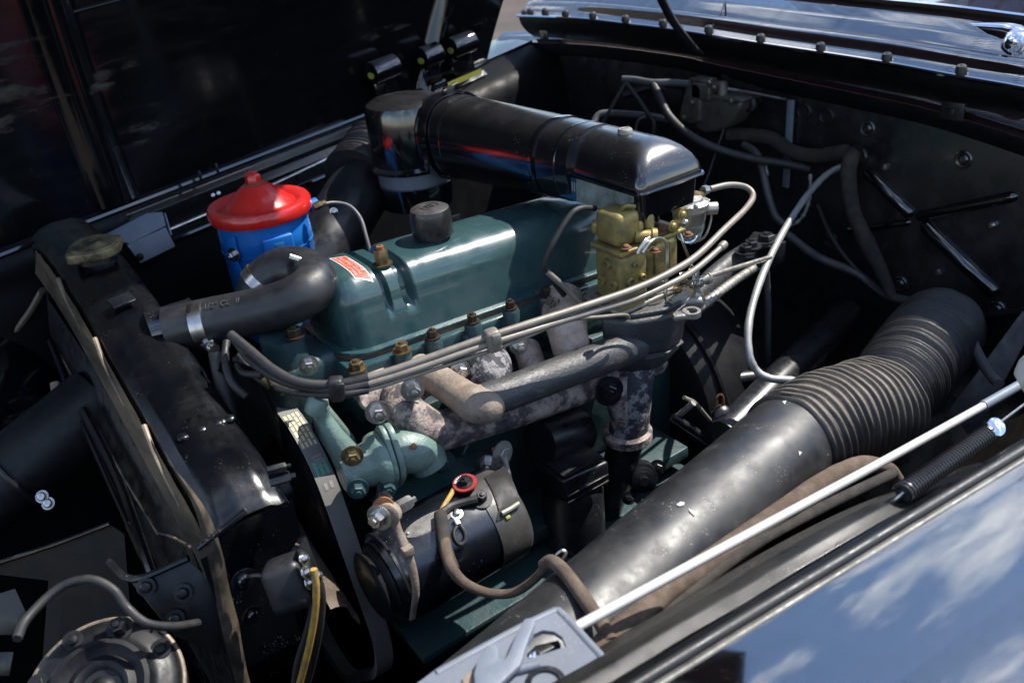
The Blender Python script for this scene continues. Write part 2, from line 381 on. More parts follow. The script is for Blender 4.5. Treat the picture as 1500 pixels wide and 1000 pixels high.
m, n, b = new_mat('pump_bowl_glass'); b.inputs['Transmission Weight'].default_value = .85; b.inputs['Roughness'].default_value = .05; b.inputs['Base Color'].default_value = (.75, .85, .82, 1)
M_bowl = m
def ribbed(name, col, n_scale):
    return mat(name, col, .4, dust=.3, dustcol=(.15, .14, .13), dscale=30)
X_, Y_, Z_ = V((1, 0, 0)), V((0, 1, 0)), V((0, 0, 1))
def smooth(a, b, t):
    t = max(0., min(1., (t-a)/(b-a))); return t*t*(3-2*t)
def lerp(a, b, t): return a+(b-a)*t
def interp(pts, t):
    """piecewise linear through (t, value) pairs"""
    if t <= pts[0][0]: return pts[0][1]
    for (a, p), (b_, q) in zip(pts, pts[1:]):
        if t <= b_: return p+(q-p)*((t-a)/(b_-a))
    return pts[-1][1]
# ================================================================== setting
def gf(u, v): return V((-40+u*140, -40+v*160, -.98+.02*noise.noise(V((u*60, v*60, 0)))))
struct('ground', grid(gf, 60, 60), M_ground)

# ---- open hood: hinged along the far side, leaning back over
HL = A(190, 305, y=.655); HR = A(545, 168, y=.75); HE = A(698, 100, y=.80)
def hinge(x):
    t = (x-HL.x)/(HR.x-HL.x)
    p = HL+(HR-HL)*t if t < 1 else HR+(HE-HR)*((x-HR.x)/(HE.x-HR.x))
    return p
wv = V((0, -.54, .84)).normalized(); wn = V((0, .84, .54)).normalized()
HX0, HX1 = -.75, HE.x+.03
def hood_f(u, v):
    x = lerp(HX0, HX1, u); p = hinge(x); s = v
    wide = 1.22*(1-.10*max(0, (.1-x)))
    bul = .17*(1-abs(2*s-1)**2.6)
    q = p+wv*s*wide+wn*bul
    # rear upper corner swept as the hood meets the cowl curve
    q.x = x+.21*math.sin(math.pi*min(1, s*1.08))*smooth(.45, 1, u)
    return q
hood = thing('open_hood', 'open black hood with ribbed underside standing up along the far side', 'hood', hinge(.2))
bmh = grid(hood_f, 60, 50); HB = bvh_of(bmh)
bmesh.ops.solidify(bmh, geom=bmh.faces[:], thickness=-.0015)
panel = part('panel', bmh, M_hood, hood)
def hit(px, py, off=0.0, bvh=None):
    h = (bvh or HB).ray_cast(CAM, ray(px, py).normalized())
    if h[0] is None: return None
    n_ = h[1] if h[1].dot(CAM-h[0]) > 0 else -h[1]
    return h[0]+n_*off
def hood_strip(pxs, wpx, name, mt, r, off=.004):
    """a pressed rib on the hood underside following photo positions"""
    P = [hit(x, y, off) for x, y in pxs]; P = [p for p in P if p]
    return part(name, tube(P, r, 10, 6, squash=(1, .45)), mt, panel)
def hood_rib(u, wid, hgt, v0=.0, v1=1.0, curve=0.0):
    n_ = 30
    def f(a, b_):
        v = lerp(v0, v1, a); uu = u+(b_-.5)*wid+curve*(1-v)**2
        p = hood_f(uu, v); d = (hood_f(uu, min(1, v+.01))-hood_f(uu, max(0, v-.01))).normalized()
        nn = d.cross(X_).normalized()
        if nn.y > 0: nn = -nn
        prof = smooth(0, .2, b_)*smooth(0, .2, 1-b_)
        return p+nn*(hgt*prof*(0.6+.4*math.cos((b_-.5)*6.28*1.0))+.0006)
    return grid(f, n_, 14)
def hood_u(px, py):
    p = hit(px, py); return (p.x-HX0)/(HX1-HX0) if p else .5
ua = hood_u(150, 260)
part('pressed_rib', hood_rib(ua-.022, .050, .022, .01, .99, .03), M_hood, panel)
ub = hood_u(600, 60)
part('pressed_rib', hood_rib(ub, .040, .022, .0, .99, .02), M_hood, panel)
# folded bottom flange of the hood with its hinge strip, bright with sky
fl = [hinge(x) for x in [lerp(HX0+.1, HX1, i/14) for i in range(15)]]
part('edge_flange', grid(lambda u, v: hinge(lerp(-.08, HX1-.02, u))+V((0, -.008-.019*v, -.002-.011*v)), 24, 2, .002), M_fender, hood)
part('edge_bead', tube([p+V((0, -.006, .006)) for p in fl], .006, 8, 2), M_gloss, hood)
part('edge_line', tube([p for p in [hit(a, b_, .002) for a, b_ in ((45, 34), (110, 17), (190, -4))] if p], .002, 6, 4), M_gloss, panel)
# ventilation port tubes on the hood's side
for i, (px, py, ln) in enumerate(((548, 97, 52), (616, 78, 40), (662, 62, 50))):
    c = hit(px, py, .03); a_ = (hinge(.6)-hinge(.3)).normalized()
    up_ = V((0, .1, 1)); up_ = (up_-a_*up_.dot(a_)).normalized()
    hl = .033 if i != 1 else .026
    o_ = c-a_*hl
    vp = part('vent_tube', lathe([(.0165, 0), (.021, .001), (.022, .004), (.022, hl*2-.006), (.018, hl*2-.001), (.0, hl*2)], o_, a_, 28), M_gloss, hood)
    part('yellow_mouth', lathe([(.0, -.0008), (.009, -.0008), (.009, .002)], o_-a_*.0006-V((0, 0, .004)), a_, 20, ry=.7), M_ylw, vp)
    part('flange_plate', box(c-up_*.032+V((0, .012, 0)), (hl*1.7, .006, .055), (a_, a_.cross(up_), up_), .002), M_gloss, vp)

# ---- far fender ledge and inner apron
ff = thing('far_fender_apron', 'black inner fender ledge below the open hood hinge', 'fender', hinge(.2)-V((0, 0, .5)))
def apr(u, v):
    x = lerp(-.6, 1.0, u); p = hinge(x)
    q = interp([(0, V((0, .03, -.002))), (.03, V((0, -.01, -.014))), (.08, V((0, -.055, -.026))), (.16, V((0, -.075, -.055))), (.3, V((0, -.085, -.10))), (1, V((0, -.16, -.6)))], v)
    return p+q
part('apron_panel', grid(apr, 40, 30, .002), M_deep, ff)
part('ledge_strip', grid(lambda u, v: hinge(lerp(.16, .47, u))+V((0, -.044-.016*v, -.016-.009*v)), 16, 2, .002), M_fender, ff)
part('ledge_bead', tube([hinge(x)+V((0, -.082, -.05)) for x in [lerp(-.1, .6, i/10) for i in range(11)]], .005, 8, 3), M_gloss, ff)
for px, py in ((293, 258), (318, 247), (484, 237), (433, 258)):
    p = A(px, py, y=.62); part('hinge_tab', box(p, (.004, .006, .018), None, .001), M_satin, ff)
for px, py in ((312, 286), (320, 283)):
    bolt(ff, A(px, py, y=.63), V((-.2, -1, .5)), .004, .003, M_steel, 0, 'screw', dome=True)
part('fender_top', grid(lambda u, v: hinge(lerp(-.6, .95, u))+V((0, .02+.5*v, .0-.14*v*v)), 30, 10, .002), M_gloss, ff)
# far fender's rear lip: sunlight put into grey paint, yellow-green light into yellow
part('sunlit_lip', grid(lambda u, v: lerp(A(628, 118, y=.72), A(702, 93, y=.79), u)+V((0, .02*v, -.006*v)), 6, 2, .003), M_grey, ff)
part('yellow_lit_strip', grid(lambda u, v: lerp(A(655, 121, y=.715), A(704, 100, y=.78), u)+V((0, -.002, -.011*v)), 6, 2, .002), M_ylw, ff)

frod = thing('far_latch_linkage', 'long thin grey hood latch rod along the far fender', 'latch rod', A(330, 300, y=.60)-V((0, 0, .02)))
part('rod', tube([A(188, 362, y=.545), A(310, 311, y=.585), A(430, 257, y=.61), A(547, 199, y=.66)], .0042, 10, 4), M_steel, frod)
fl_ = thing('far_latch_bracket', 'blue-grey folded latch bracket behind the radiator cap', 'latch', A(215, 350, y=.54)-V((0, 0, .04)))
bp = [A(150, 345, y=.57), A(215, 312, y=.57), A(238, 310, y=.565), A(243, 330, y=.545), A(190, 357, y=.545)]
part('cover_plate', prism(bp, V((0, .004, -.004)), .001), M_greyb, fl_)
bp = [A(186, 359, y=.543), A(243, 333, y=.543), A(257, 361, y=.53), A(206, 386, y=.53)]
part('side_plate', prism(bp, V((0, .004, 0)), .001), M_greyb, fl_)
part('end_fold', prism([A(240, 312, y=.564), A(246, 332, y=.544), A(250, 345, y=.537), A(242, 334, y=.56)], V((.003, 0, 0)), .0005), M_greyb, fl_)
bolt(fl_, A(205, 376, y=.527), -Y_, .004, .003, M_satin, 1, 'screw', dome=True)

# ---- cowl, firewall, windscreen
SX = .90
strip_px = [(760, 21), (815, 23), (868, 27), (920, 33), (971, 39), (1040, 49), (1114, 61), (1202, 74), (1299, 89), (1408, 109), (1500, 125), (1620, 152), (1760, 190)]
SP = [A(x, y, x=SX) for x, y in strip_px]
SPs = catmull(SP, 6)
def strip(t):
    f = t*(len(SPs)-1); k = min(int(f), len(SPs)-2); return SPs[k].lerp(SPs[k+1], f-k)
cowl = thing('cowl', 'black cowl panel with riveted front lip below the windscreen', 'cowl', V((.95, .3, .0)))
cp = [(0, V((-.004, 0, -.004))), (.10, V((.016, 0, .006))), (.18, V((.024, 0, .018))), (.26, V((.034, 0, .023))), (.38, V((.05, 0, .022))), (.44, V((.056, 0, .018))), (.5, V((.062, 0, .022))), (.62, V((.085, 0, .036))), (.8, V((.125, 0, .044))), (1, V((.18, 0, .046)))]
part('top_panel', grid(lambda u, v: strip(u)+interp(cp, v), 80, 40, .002), M_fender, cowl)
part('front_lip', tube([strip(i/60)+V((-.004, 0, -.003)) for i in range(61)], .0038, 8, 1), M_fender, cowl)
part('front_face', grid(lambda u, v: strip(u)+V((-.001+.035*v*v+.004*v, 0, -.006-.05*v)), 80, 10, .002), M_satin, cowl)
part('seam_joint', tube([A(1062, 3, x=.985), A(1056, 20, x=.945), A(1043, 40, x=.915)], .0018, 6, 4), M_satin, cowl)
for px, py in ((768, 19), (776, 17), (798, 17), (828, 20), (868, 23), (916, 28), (971, 34), (1038, 43), (1114, 56), (1202, 69), (1299, 84), (1408, 102), (1520, 122)):
    p = A(px, py, x=SX+.003)
    k = part('rubber_bumper', lathe([(.0085, -.006), (.0085, -.002), (.0068, .005), (.0055, .0062), (.0018, .0062), (.0016, .0052), (0, .0052)], p, V((-.25, 0, 1)), 16), M_rubber, cowl)
fw = thing('firewall', 'black firewall panel with pressed ribs, bolts and round holes', 'firewall', V((.95, .2, -.5)))
FX = .95
shp = [(735, 60), (860, 62), (1000, 78), (1063, 92), (1277, 135), (1377, 157), (1498, 194), (1700, 260)]
SH = [A(x, y, x=FX) for x, y in shp]; SHs = catmull(SH, 6)
def shelf(t):
    f = t*(len(SHs)-1); k = min(int(f), len(SHs)-2); return SHs[k].lerp(SHs[k+1], f-k)
part('shelf', grid(lambda u, v: shelf(u)+V((-.02+.034*v, 0, .003*math.sin(v*3.1)+.020*v)), 60, 6, .002), M_fender, fw)
part('shelf_face', grid(lambda u, v: shelf(u)+V((-.019+.016*v*v, 0, -.001-.03*v)), 60, 5, .002), M_satin, fw)
def fwp(u, v):
    p = shelf(u); zb = -.62
    q = V((FX+.0, p.y, lerp(p.z-.026, zb, v)))
    # toe board bends forward low down; transmission hump near the middle
    q.x += -.10*smooth(.55, 1, v)
    return q
fwb = grid(fwp, 70, 50); FB = bvh_of(fwb); bmesh.ops.solidify(fwb, geom=fwb.faces[:], thickness=.0015)
fpanel = part('panel', fwb, M_fire, fw)
def rib(p0, p1, r, name='pressed_rib'):
    P = [A(*p0, x=FX), A(*p1, x=FX)]; d = (P[1]-P[0])
    pts = [P[0]+d*t for t in (0, .02, .05, .5, .95, .98, 1)]
    part(name, tube(pts, [r*.35, r*.8, r, r, r, r*.8, r*.35], 14, 1), M_gloss, fpanel)
rib((1268, 248), (1338, 316), .011); rib((1352, 326), (1462, 432), .012); rib((1342, 318), (1492, 286), .009); rib((1335, 325), (1240, 338), .006)
for px, py in ((1272, 188), (1413, 233), (1462, 452), (1320, 415), (1217, 350), (1062, 127), (808, 128), (731, 108)):
    c = A(px, py, x=FX); part('round_plug', lathe([(.014, -.001), (.014, .0035), (.012, .005), (.0085, .004), (.008, .003), (.005, .006), (0, .0062)], c, -X_, 24), M_fire, fw)
for px, py in ((1299, 244), (1456, 328), (1378, 397)):
    bolt(fw, A(px, py, x=FX), -X_, .0055, .007, M_steel, 1.1, 'stud_nut')
for px, py in ((1178, 163), (1211, 170)):
    part('grommet_ring', ring(A(px, py, x=FX-.002), X_, .0125, .0032, 28, 8), M_satin, fw)
# side angle brace and lower ledge on the near end
part('corner_brace', prism([A(1390, 600, x=.80), A(1498, 455, x=.93), A(1510, 470, x=.93), A(1420, 640, x=.80)], V((0, -.006, -.004)), .001), M_satin, fw)
part('lower_ledge', tube([A(1330, 515, x=.93), A(1420, 470, x=.94), A(1500, 455, x=.94)], .006, 8, 3), M_satin, fw)
part('trim_channel', box(A(1155, 212, x=.94), (.006, .014, .16), None, .002), M_greyb, fw)
for px, py, s in ((1395, 163, 1), (797, 52, .8)):
    p = A(px, py, x=.915)
    part('spring_clip', join(box(p, (.003, .036*s, .026*s), None, .001), box(p+V((.012, 0, .012*s)), (.024, .036*s, .003), None, .001), box(p+V((-.002, 0, -.002)), (.004, .010, .012), None, .001)), M_satin, fw)
part('torn_pad', grid(lambda u, v: V((FX-.024+.004*noise.noise(V((u*5, v*5, 0))), lerp(A(1070, 100, x=FX).y, A(1130, 118, x=FX).y, u), .118-.028*v-.012*u+.005*noise.noise(V((u*7, v*4, 3))))), 16, 8, .003), M_clothk, fw)
# prop / strut crossing the cowl
solo('hood_prop_strut', tube([A(962, -14, x=.80), A(985, 30, x=.83), A(1012, 66, x=.87), A(1025, 78, x=.89)], .0135, 12, 4, squash=(1, .45)), M_satin, 'black flat strut rising from the cowl lip at top centre', 'strut')
# windscreen, seen at the top right corner
ws = thing('windscreen', 'windscreen glass with chrome lower frame and wiper at top right', 'windscreen', A(1300, 30, x=1.08))
def wsf(u, v):
    p = strip(lerp(.42, 1, u)); return V((p.x+.165+.22*v, p.y, p.z+.052+.30*v))
part('glass', grid(wsf, 20, 6, .004), M_glass, ws)
part('lower_frame', tube([strip(lerp(.42, 1, i/24))+V((.158, 0, .05)) for i in range(25)], .007, 8, 1), M_chrome, ws)
wp = thing('wiper', 'dark wiper arm and blade lying along the windscreen foot', 'wiper', A(1250, 30, x=1.04))
P = [A(1105, 2, x=1.03), A(1220, 14, x=1.035), A(1345, 32, x=1.04)]
part('blade_holder', tube(P, .005, 8, 4), M_satin, wp)
part('blade', tube([p+V((.008, 0, -.004)) for p in P], .004, 6, 4), M_rubber, wp)
part('arm_clip', box(A(1215, 12, x=1.03), (.012, .03, .012), None, .002), M_chrome, wp)
part('arm_plate', box(A(1308, 26, x=1.03), (.008, .05, .011), None, .002), M_alu, wp)
part('arm', tube([A(1345, 30, x=1.03), A(1400, 36, x=1.03), A(1480, 42, x=1.0), A(1500, 58, x=.99)], [.004, .006, .013, .016], 12, 5, squash=(1, .55)), M_chrome, wp)
part('pivot', lathe([(.02, -.012), (.02, .0), (.016, .010), (.009, .014), (0, .0145)], A(1490, 62, x=.98), V((-.35, -.25, 1)), 26), M_chrome, wp)
solo('dashboard_seat', box(V((1.75, .2, .05)), (.12, 1.7, .75), None, .04, 4), M_maroon, 'maroon upholstery seen through the windscreen at top right', 'seat')
# ================================================================== engine
CW, CH, CL = .138, .087, .50
def slope(x): return -.042*x
def groove(x):
    g = 0
    for c, w_, d_ in ((.0655, .0052, .013), (.0935, .0085, .017)):
        a = abs(x-c)/w_
        g = max(g, d_*(1-smooth(.35, 1.25, a)))
    # the bridge that carries the nut sits lower than the lid
    g = max(g, .0025*(1-smooth(.8, 1.2, abs(x-.079)/.014)))
    return g
def cover_prof(e, g, n=10):
    y0, y1, H, R = e, CW-e, CH-e, .036
    dr = .010
    P = []
    zc = H-R
    for k in range(n+1):
        t = k/n; P.append(V((0, y0+dr*t*.9, zc*t)))
    for k in range(1, 11):
        a = math.pi-math.pi/2*k/10; P.append(V((0, y0+dr*.9+R+R*math.cos(a), zc+R*math.sin(a))))
    ya, yb = y0+dr*.9+R, y1-dr*.9-R
    for k in range(1, 9): P.append(V((0, lerp(ya, yb, k/9), H+.001*math.sin(math.pi*k/9))))
    for k in range(0, 11):
        a = math.pi/2-math.pi/2*k/10; P.append(V((0, yb+R*math.cos(a), zc+R*math.sin(a))))
    for k in range(1, n+1):
        t = 1-k/n; P.append(V((0, y1-dr*t*.9, zc*t)))
    if g:
        cy = CW/2
        for p in P:
            m_ = smooth(.026, .052, p.z)
            d = V((0, cy-p.y, 0)); side = smooth(.0, .9, abs(d.y)/(CW/2))
            p.z -= g*m_*(1-side*.7); p.y += math.copysign(g*m_*side*.9, d.y)
    return P
def cover_bm():
    xs = [0.0]; RF = .030
    xs = [RF*(1-math.cos(math.pi/2*k/10)) for k in range(11)]
    x = RF
    while x < .13: x += .0011; xs.append(x)
    while x < CL: x += .012; xs.append(x)
    bm = bmesh.new(); rows = []
    for x in xs:
        e = RF-math.sqrt(max(0, RF*RF-(RF-x)**2)) if x < RF else 0
        rows.append([bm.verts.new(V((x, p.y, p.z+slope(x)))) for p in cover_prof(e, groove(x))])
    for a, b_ in zip(rows, rows[1:]):
        for k in range(len(a)-1): bm.faces.new((a[k], a[k+1], b_[k+1], b_[k]))
    bm.faces.new(rows[0]); bm.faces.new(list(reversed(rows[-1])))
    bmesh.ops.recalc_face_normals(bm, faces=bm.faces)
    return bm
eng = thing('engine', 'teal green inline engine with long smooth valve cover', 'engine', V((.35, .07, -.5)))
cb = cover_bm(); CB = bvh_of(cb)
cover = part('valve_cover', cb, M_teal, eng, 60)
def outline(off, z, r=.03, x0=0, x1=CL):
    pts = []
    for cx, cy, a0 in ((x0+r, r, math.pi), (x1-r, r, 1.5*math.pi), (x1-r, CW-r, 0), (x0+r, CW-r, .5*math.pi)):
        for k in range(7):
            a = a0+math.pi/2*k/6; x = cx+(r+off)*math.cos(a); pts.append(V((x, cy+(r+off)*math.sin(a), z+slope(x))))
    return pts
part('cover_flange', prism(outline(.010, -.0045), V((0, 0, .005)), .001), M_teal, cover)
part('gasket', prism(outline(.0085, -.0085), V((0, 0, .0038)), 0), M_gasket, eng)
hp = [V((x, y, z+slope(x))) for x, y, z in ((-.012, -.02, -.009), (CL, -.02, -.009), (CL, CW+.03, -.009), (-.012, CW+.03, -.009))]
part('cylinder_head', prism(hp, V((0, 0, -.075)), .004), M_teal, eng)
bp_ = [V((x, y, -.082+slope(x))) for x, y in ((.0, -.035), (CL, -.035), (CL, CW+.05), (.0, CW+.05))]
part('block', prism(bp_, V((0, 0, -.42)), .006), M_block, eng)
for k, (x, sz) in enumerate(((.16, .08), (.36, .08))):
    part('core_cover', box(V((x, -.037, -.20+slope(x))), (sz*1.6, .01, .12), None, .004, 3), M_block, eng)
for i in range(6):
    x = .15+i*.06
    part('head_boss', box(V((x, -.024, -.035+slope(x))), (.018, .014, .045), None, .005, 3), M_block, eng)
part('lower_rail', box(V((.20, -.075, -.30)), (.5, .08, .02), None, .004), M_block, eng)
part('pan_rail', box(V((.20, -.10, -.335)), (.5, .13, .012), None, .003), M_block, eng)
# head bolts along the near edge
for px, py, r in ((523, 541, .0082), (589, 514, .0082), (634, 494, .0066), (692, 471, .0066), (748, 451, .0062), (800, 432, .0062)):
    p = A(px, py, z=-.004); p.z += 0
    part('bolt_pedestal', lathe([(.011, -.03), (.011, -.003), (.0095, 0)], p+V((0, 0, -.001)), Z_, 20), M_block, eng)
    bolt(eng, p, Z_, r, .009, M_brass if px < 600 else M_dkbolt, 1.0, 'head_bolt')
# cover nut on the bridge
pn = A(561, 385, z=.085+slope(.08))
bolt(eng, V((.079, pn.y, .080)), Z_, .0085, .018, M_brass, 1.0, 'cover_nut', spin=.3)
part('rust_stud', lathe([(.0046, 0), (.0046, .004), (.003, .0045), (0, .0045)], V((.079, pn.y, .1000)), Z_, 16), M_rustred, eng)
# sticker on the lid, wrapped over the surface
def onto(p, off):
    h = CB.ray_cast(V((p.x, p.y, .3)), V((0, 0, -1)))
    return (h[0]+h[1]*(.0005+off)) if h[0] else p
s_tl, s_tr, s_br, s_bl = A(483, 382, z=.083), A(506, 376, z=.085), A(545, 400, z=.083), A(520, 409, z=.079)
def rsq(u, v): return (s_tl.lerp(s_tr, u)).lerp(s_bl.lerp(s_br, u), v)
def label_f(u, v, inset=0.0, off=0.0):
    u = inset+(1-2*inset)*u; v = inset*.55+(1-1.1*inset)*v
    return onto(rsq(u, v), off)
st = part('sticker', grid(lambda u, v: label_f(u, v, 0, 0), 14, 20), M_white, cover, label='red and white engine sticker')
part('sticker_field', grid(lambda u, v: label_f(u, v, .055, .0003), 14, 20), M_label, st)
ctr = rsq(.5, .5); rt_ = (s_bl+s_br-s_tl-s_tr); up_ = (s_tr+s_br-s_tl-s_bl)
Wd = rt_.length/2; Hd = up_.length/2
for k, s_ in enumerate(('THIS ENGINE', 'EQUIPPED WITH', 'HYDRAULIC LIFTERS')):
    o_ = rsq(.80-.30*k, .5)
    bm = text_bm(s_, Hd*.25, o_, rt_, up_, .0001, proj=lambda p, z: onto(p, .0007), bold=0)
    xs = [v.co for v in bm.verts]
    wdt = max((p-o_).dot(rt_.normalized()) for p in xs)*2
    sc_ = min(1.35, Wd*.84/wdt); r_ = rt_.normalized()
    for v in bm.verts:
        d = (v.co-o_).dot(r_); v.co = onto(v.co+r_*d*(sc_-1), .0007)
    part('lettering', bm, M_white, st)
# breather / oil filler cap
br = thing('oil_filler_cap', 'round dusty black oil filler cap on top of the valve cover', 'filler cap', V((.168, .064, .076)))
o_ = V((.168, .064, .078))
part('cap_body', lathe([(.019, 0), (.0195, .006), (.0255, .007), (.0265, .011), (.0265, .036), (.0245, .0425), (.020, .0448), (0, .0455)], o_, Z_, 40), M_grit, br)
part('neck', lathe([(.019, -.003), (.019, .009)], o_, Z_, 30), M_satin, br)
part('embossed_ring', ring(o_+V((0, 0, .0450)), Z_, .012, .0011, 30, 6), M_grit, br)
for k in range(3):
    part('embossed_bar', box(o_+V((.004*(k-1), 0, .0457)), (.0022, .012, .0016), None, .0004), M_grit, br)
part('clip', box(o_+V((.028, .0, .02)), (.03, .004, .006), None, .001), M_satin, br)

# ---- thermostat housing (below hose)
th = thing('thermostat_housing', 'teal water outlet housing under the bend of the radiator hose', 'housing', V((-.04, .06, -.06)))
part('neck', lathe([(.032, -.07), (.032, -.02), (.03, .0), (.026, .02), (.026, .05)], A(425, 545, y=.05)+V((0, 0, .0)), Z_, 28), M_block, th)
part('body', prism([V((-.075, .02, -.05)), V((-.0, .02, -.05)), V((.0, .10, -.05)), V((-.075, .10, -.05))], V((0, 0, .05)), .012, 3), M_block, th)
bolt(th, A(452, 535, y=.0), V((-.3, -1, .1)), .008, .009, M_steel, 1)
bolt(th, A(432, 492, y=.03), Z_, .0085, .009, M_dkbolt, 1.0)

# ---- upper radiator hose
hs = thing('upper_radiator_hose', 'thick curved black rubber hose from radiator to engine front', 'hose', A(330, 500, y=.1))
hp_ = PX([(246, 484, .140), (300, 471, .122), (360, 459, .094), (410, 447, .062), (446, 431, .044), (462, 413, .058), (447, 396, .090), (414, 395, .118), (388, 412, .13), (375, 440, .13)], 'y')
part('hose', tube(hp_, .0275, 32, 10), M_hose, hs)
def band(path, i, j, rad, wid, mt, name, parent, th_=.0012):
    a, b_ = path[i], path[j]; d = (b_-a).normalized()
    return part(name, lathe([(rad, -wid/2), (rad+th_, -wid/2), (rad+th_, wid/2), (rad, wid/2)], a, d, 36), mt, parent)
cpos = A(297, 474, y=.122); cd = (hp_[2]-hp_[0]).normalized()
cl1 = part('hose_clamp', lathe([(.0278, -.008), (.0292, -.008), (.0292, .008), (.0278, .008)], cpos, cd, 40), M_steel, hs)
sp_ = A(307, 508, y=.095)
part('clamp_screw', join(lathe([(.006, -.009), (.006, .004), (.0075, .004), (.0075, .009), (0, .009)], sp_, V((.3, -1, -.2)), 14), box(sp_+V((0, .004, .004)), (.012, .014, .010), None, .001)), M_steel, cl1)
c2 = hp_[8]; d2 = (hp_[9]-hp_[7]).normalized()
cl2 = part('hose_clamp', lathe([(.0278, -.006), (.0292, -.006), (.0292, .006), (.0278, .006)], c2+d2*.004, d2, 36), M_steel, hs)
sp2 = A(440, 381, y=.075)
part('clamp_screw', lathe([(.0045, -.013), (.0045, .004), (.006, .004), (.006, .012), (.004, .0125), (0, .0125)], sp2, A(455, 386, y=.07)-A(430, 378, y=.08), 14), M_steel, cl2)
# worn moulded print on the hose
dh = (hp_[2]-hp_[1]).normalized(); upn = Z_-dh*Z_.dot(dh); sd = dh.cross(upn).normalized()
tn = (CAM-A(340, 437, y=.1)).normalized()
nh = (upn.normalized()*.87+(-sd if (-sd).y < 0 else sd)*.5).normalized()
o_ = hp_[1].lerp(hp_[2], .62)+nh*.0279
ub_ = nh.cross(dh).normalized()
part('moulded_print', text_bm('1 1/2" CE  IN', .0105, o_, dh, ub_ if ub_.z > 0 else -ub_, .0004), M_hoseprint, hs)

# ================================================================== radiator
rad = thing('radiator', 'black painted radiator with curved top tank and worn brass front seam', 'radiator', V((-.19, .15, -.55)))
tb0 = [V((-.145, -.056, 0)), V((-.12, -.032, 0)), V((-.08, -.017, 0)), V((0, .006, 0)), V((.1, .036, 0)), V((.2, .062, 0)), V((.3, .080, 0)), V((.4, .087, 0)), V((.58, .080, 0))]
tb = [(p.x, p.y) for p in catmull(tb0, 6)]
def tz(y): return interp(tb, y)
def tankf(u, v):
    y = lerp(-.14, .56, u); z = tz(y)
    # section from front foot over the crown to the rear foot
    pts = [(0, V((-.236, y, z-.16))), (.22, V((-.236, y, z-.03))), (.32, V((-.232, y, z-.012))), (.42, V((-.22, y, z-.002))), (.5, V((-.2, y, z+.004))), (.6, V((-.17, y, z+.003))), (.68, V((-.155, y, z-.005))), (.76, V((-.149, y, z-.02))), (1, V((-.147, y, z-lerp(.045, .18, smooth(-.13, .0, y)))))]
    p = interp(pts, v)
    p.z += .0012*noise.noise(V((y*14, v*5, 1)))
    return p
part('top_tank', grid(tankf, 60, 50, -.002), M_tank, rad, 60)
part('tank_end', grid(lambda u, v: V((lerp(-.236, -.147, u), -.14-.004*math.sin(u*3.14), lerp(tz(-.14)-.002+.004*math.sin(u*3.14), -.098-.08*(1-u), v))), 10, 10, .002), M_tank, rad)
part('front_seam', grid(lambda u, v: V((-.2375-.011*v, lerp(-.14, .50, u), tz(lerp(-.14, .50, u))-.014-.034*v+.005*noise.noise(V((u*22, v, 5)))*(1-v))), 90, 6, .0015), M_seam, rad)
for k in range(3):
    u0 = .34-.16*k; part('seam_tab', tube([V((-.242, u0-.10, tz(u0-.10)-.030)), V((-.2405, u0-.04, tz(u0-.04)-.020)), V((-.237, u0, tz(u0)-.012))], [.0014, .0026, .0032], 8, 5), M_seam, rad)
for px, py in ((245, 620), (276, 615), (310, 612), (342, 610), (288, 593), (318, 628)):
    p = A(px, py, z=tz(-.09)+.003); part('rivet', lathe([(.006, -.002), (.0055, .0005), (.0035, .002), (0, .0025)], V((max(-.228, min(-.16, p.x)), max(-.13, min(-.03, p.y)), tz(max(-.13, min(-.03, p.y)))+.002)), Z_, 16), M_tank, rad)
part('raised_stamp', box(A(178, 440, z=.074), (.028, .022, .004), (V((.95, .1, .05)).normalized(), V((-.1, .98, .17)).normalized(), V((0, -.17, .98))), .0012), M_tank, rad)
part('core', box(V((-.195, .17, -.42)), (.07, .56, .5), None, .002), M_satin, rad)
# near side upright and wavy sheet flange
part('side_upright', grid(lambda u, v: V((lerp(-.248, -.180, u), -.142-.02*smooth(.0, .25, v), lerp(tz(-.14)-.02, -.62, v))), 8, 20, .004), M_tank, rad)
fl_pts = [(243, 668), (262, 700), (285, 745), (300, 800), (312, 850), (322, 910), (345, 1000), (352, 1040)]
fo = [A(x, y, y=-.165) for x, y in fl_pts]; fo = catmull(fo, 6)
fi = [A(x+w_, y+10, y=-.155) for (x, y), w_ in zip(fl_pts, (4, 14, 22, 26, 24, 30, 30, 30))]; fi = catmull(fi, 6)
def flf(u, v):
    f = u*(len(fo)-1); k = min(int(f), len(fo)-2); a = fo[k].lerp(fo[k+1], f-k); b_ = fi[k].lerp(fi[k+1], f-k)
    return a.lerp(b_, v)+V((0, -.006*math.sin(v*3.14), 0))
part('wavy_side_flange', grid(flf, 40, 6, .0016), M_seam, rad)
bolt(rad, A(357, 848, y=-.172), -Y_, .007, .005, M_tank, 1.2, dome=True)
bolt(rad, A(370, 900, y=-.172), -Y_, .006, .004, M_tank, 1.2, dome=True)
bolt(rad, A(395, 705, y=-.15), V((1, -.3, 0)), .006, .02, M_satin, 0, 'stud')
bolt(rad, A(392, 690, y=-.15), V((1, -.3, 0)), .005, .018, M_satin, 0, 'stud')
part('cross_lip', box(A(325, 775, y=-.168), (.055, .006, .004), (V((.9, 0, .3)).normalized(), Y_, V((-.3, 0, .9)).normalized()), .001), M_tank, rad)
part('outlet_neck', lathe([(.026, -.03), (.026, .02), (.027, .024), (.024, .026)], V((-.15, .15, .042)), V((1, -.15, .05)), 28), M_tank, rad)
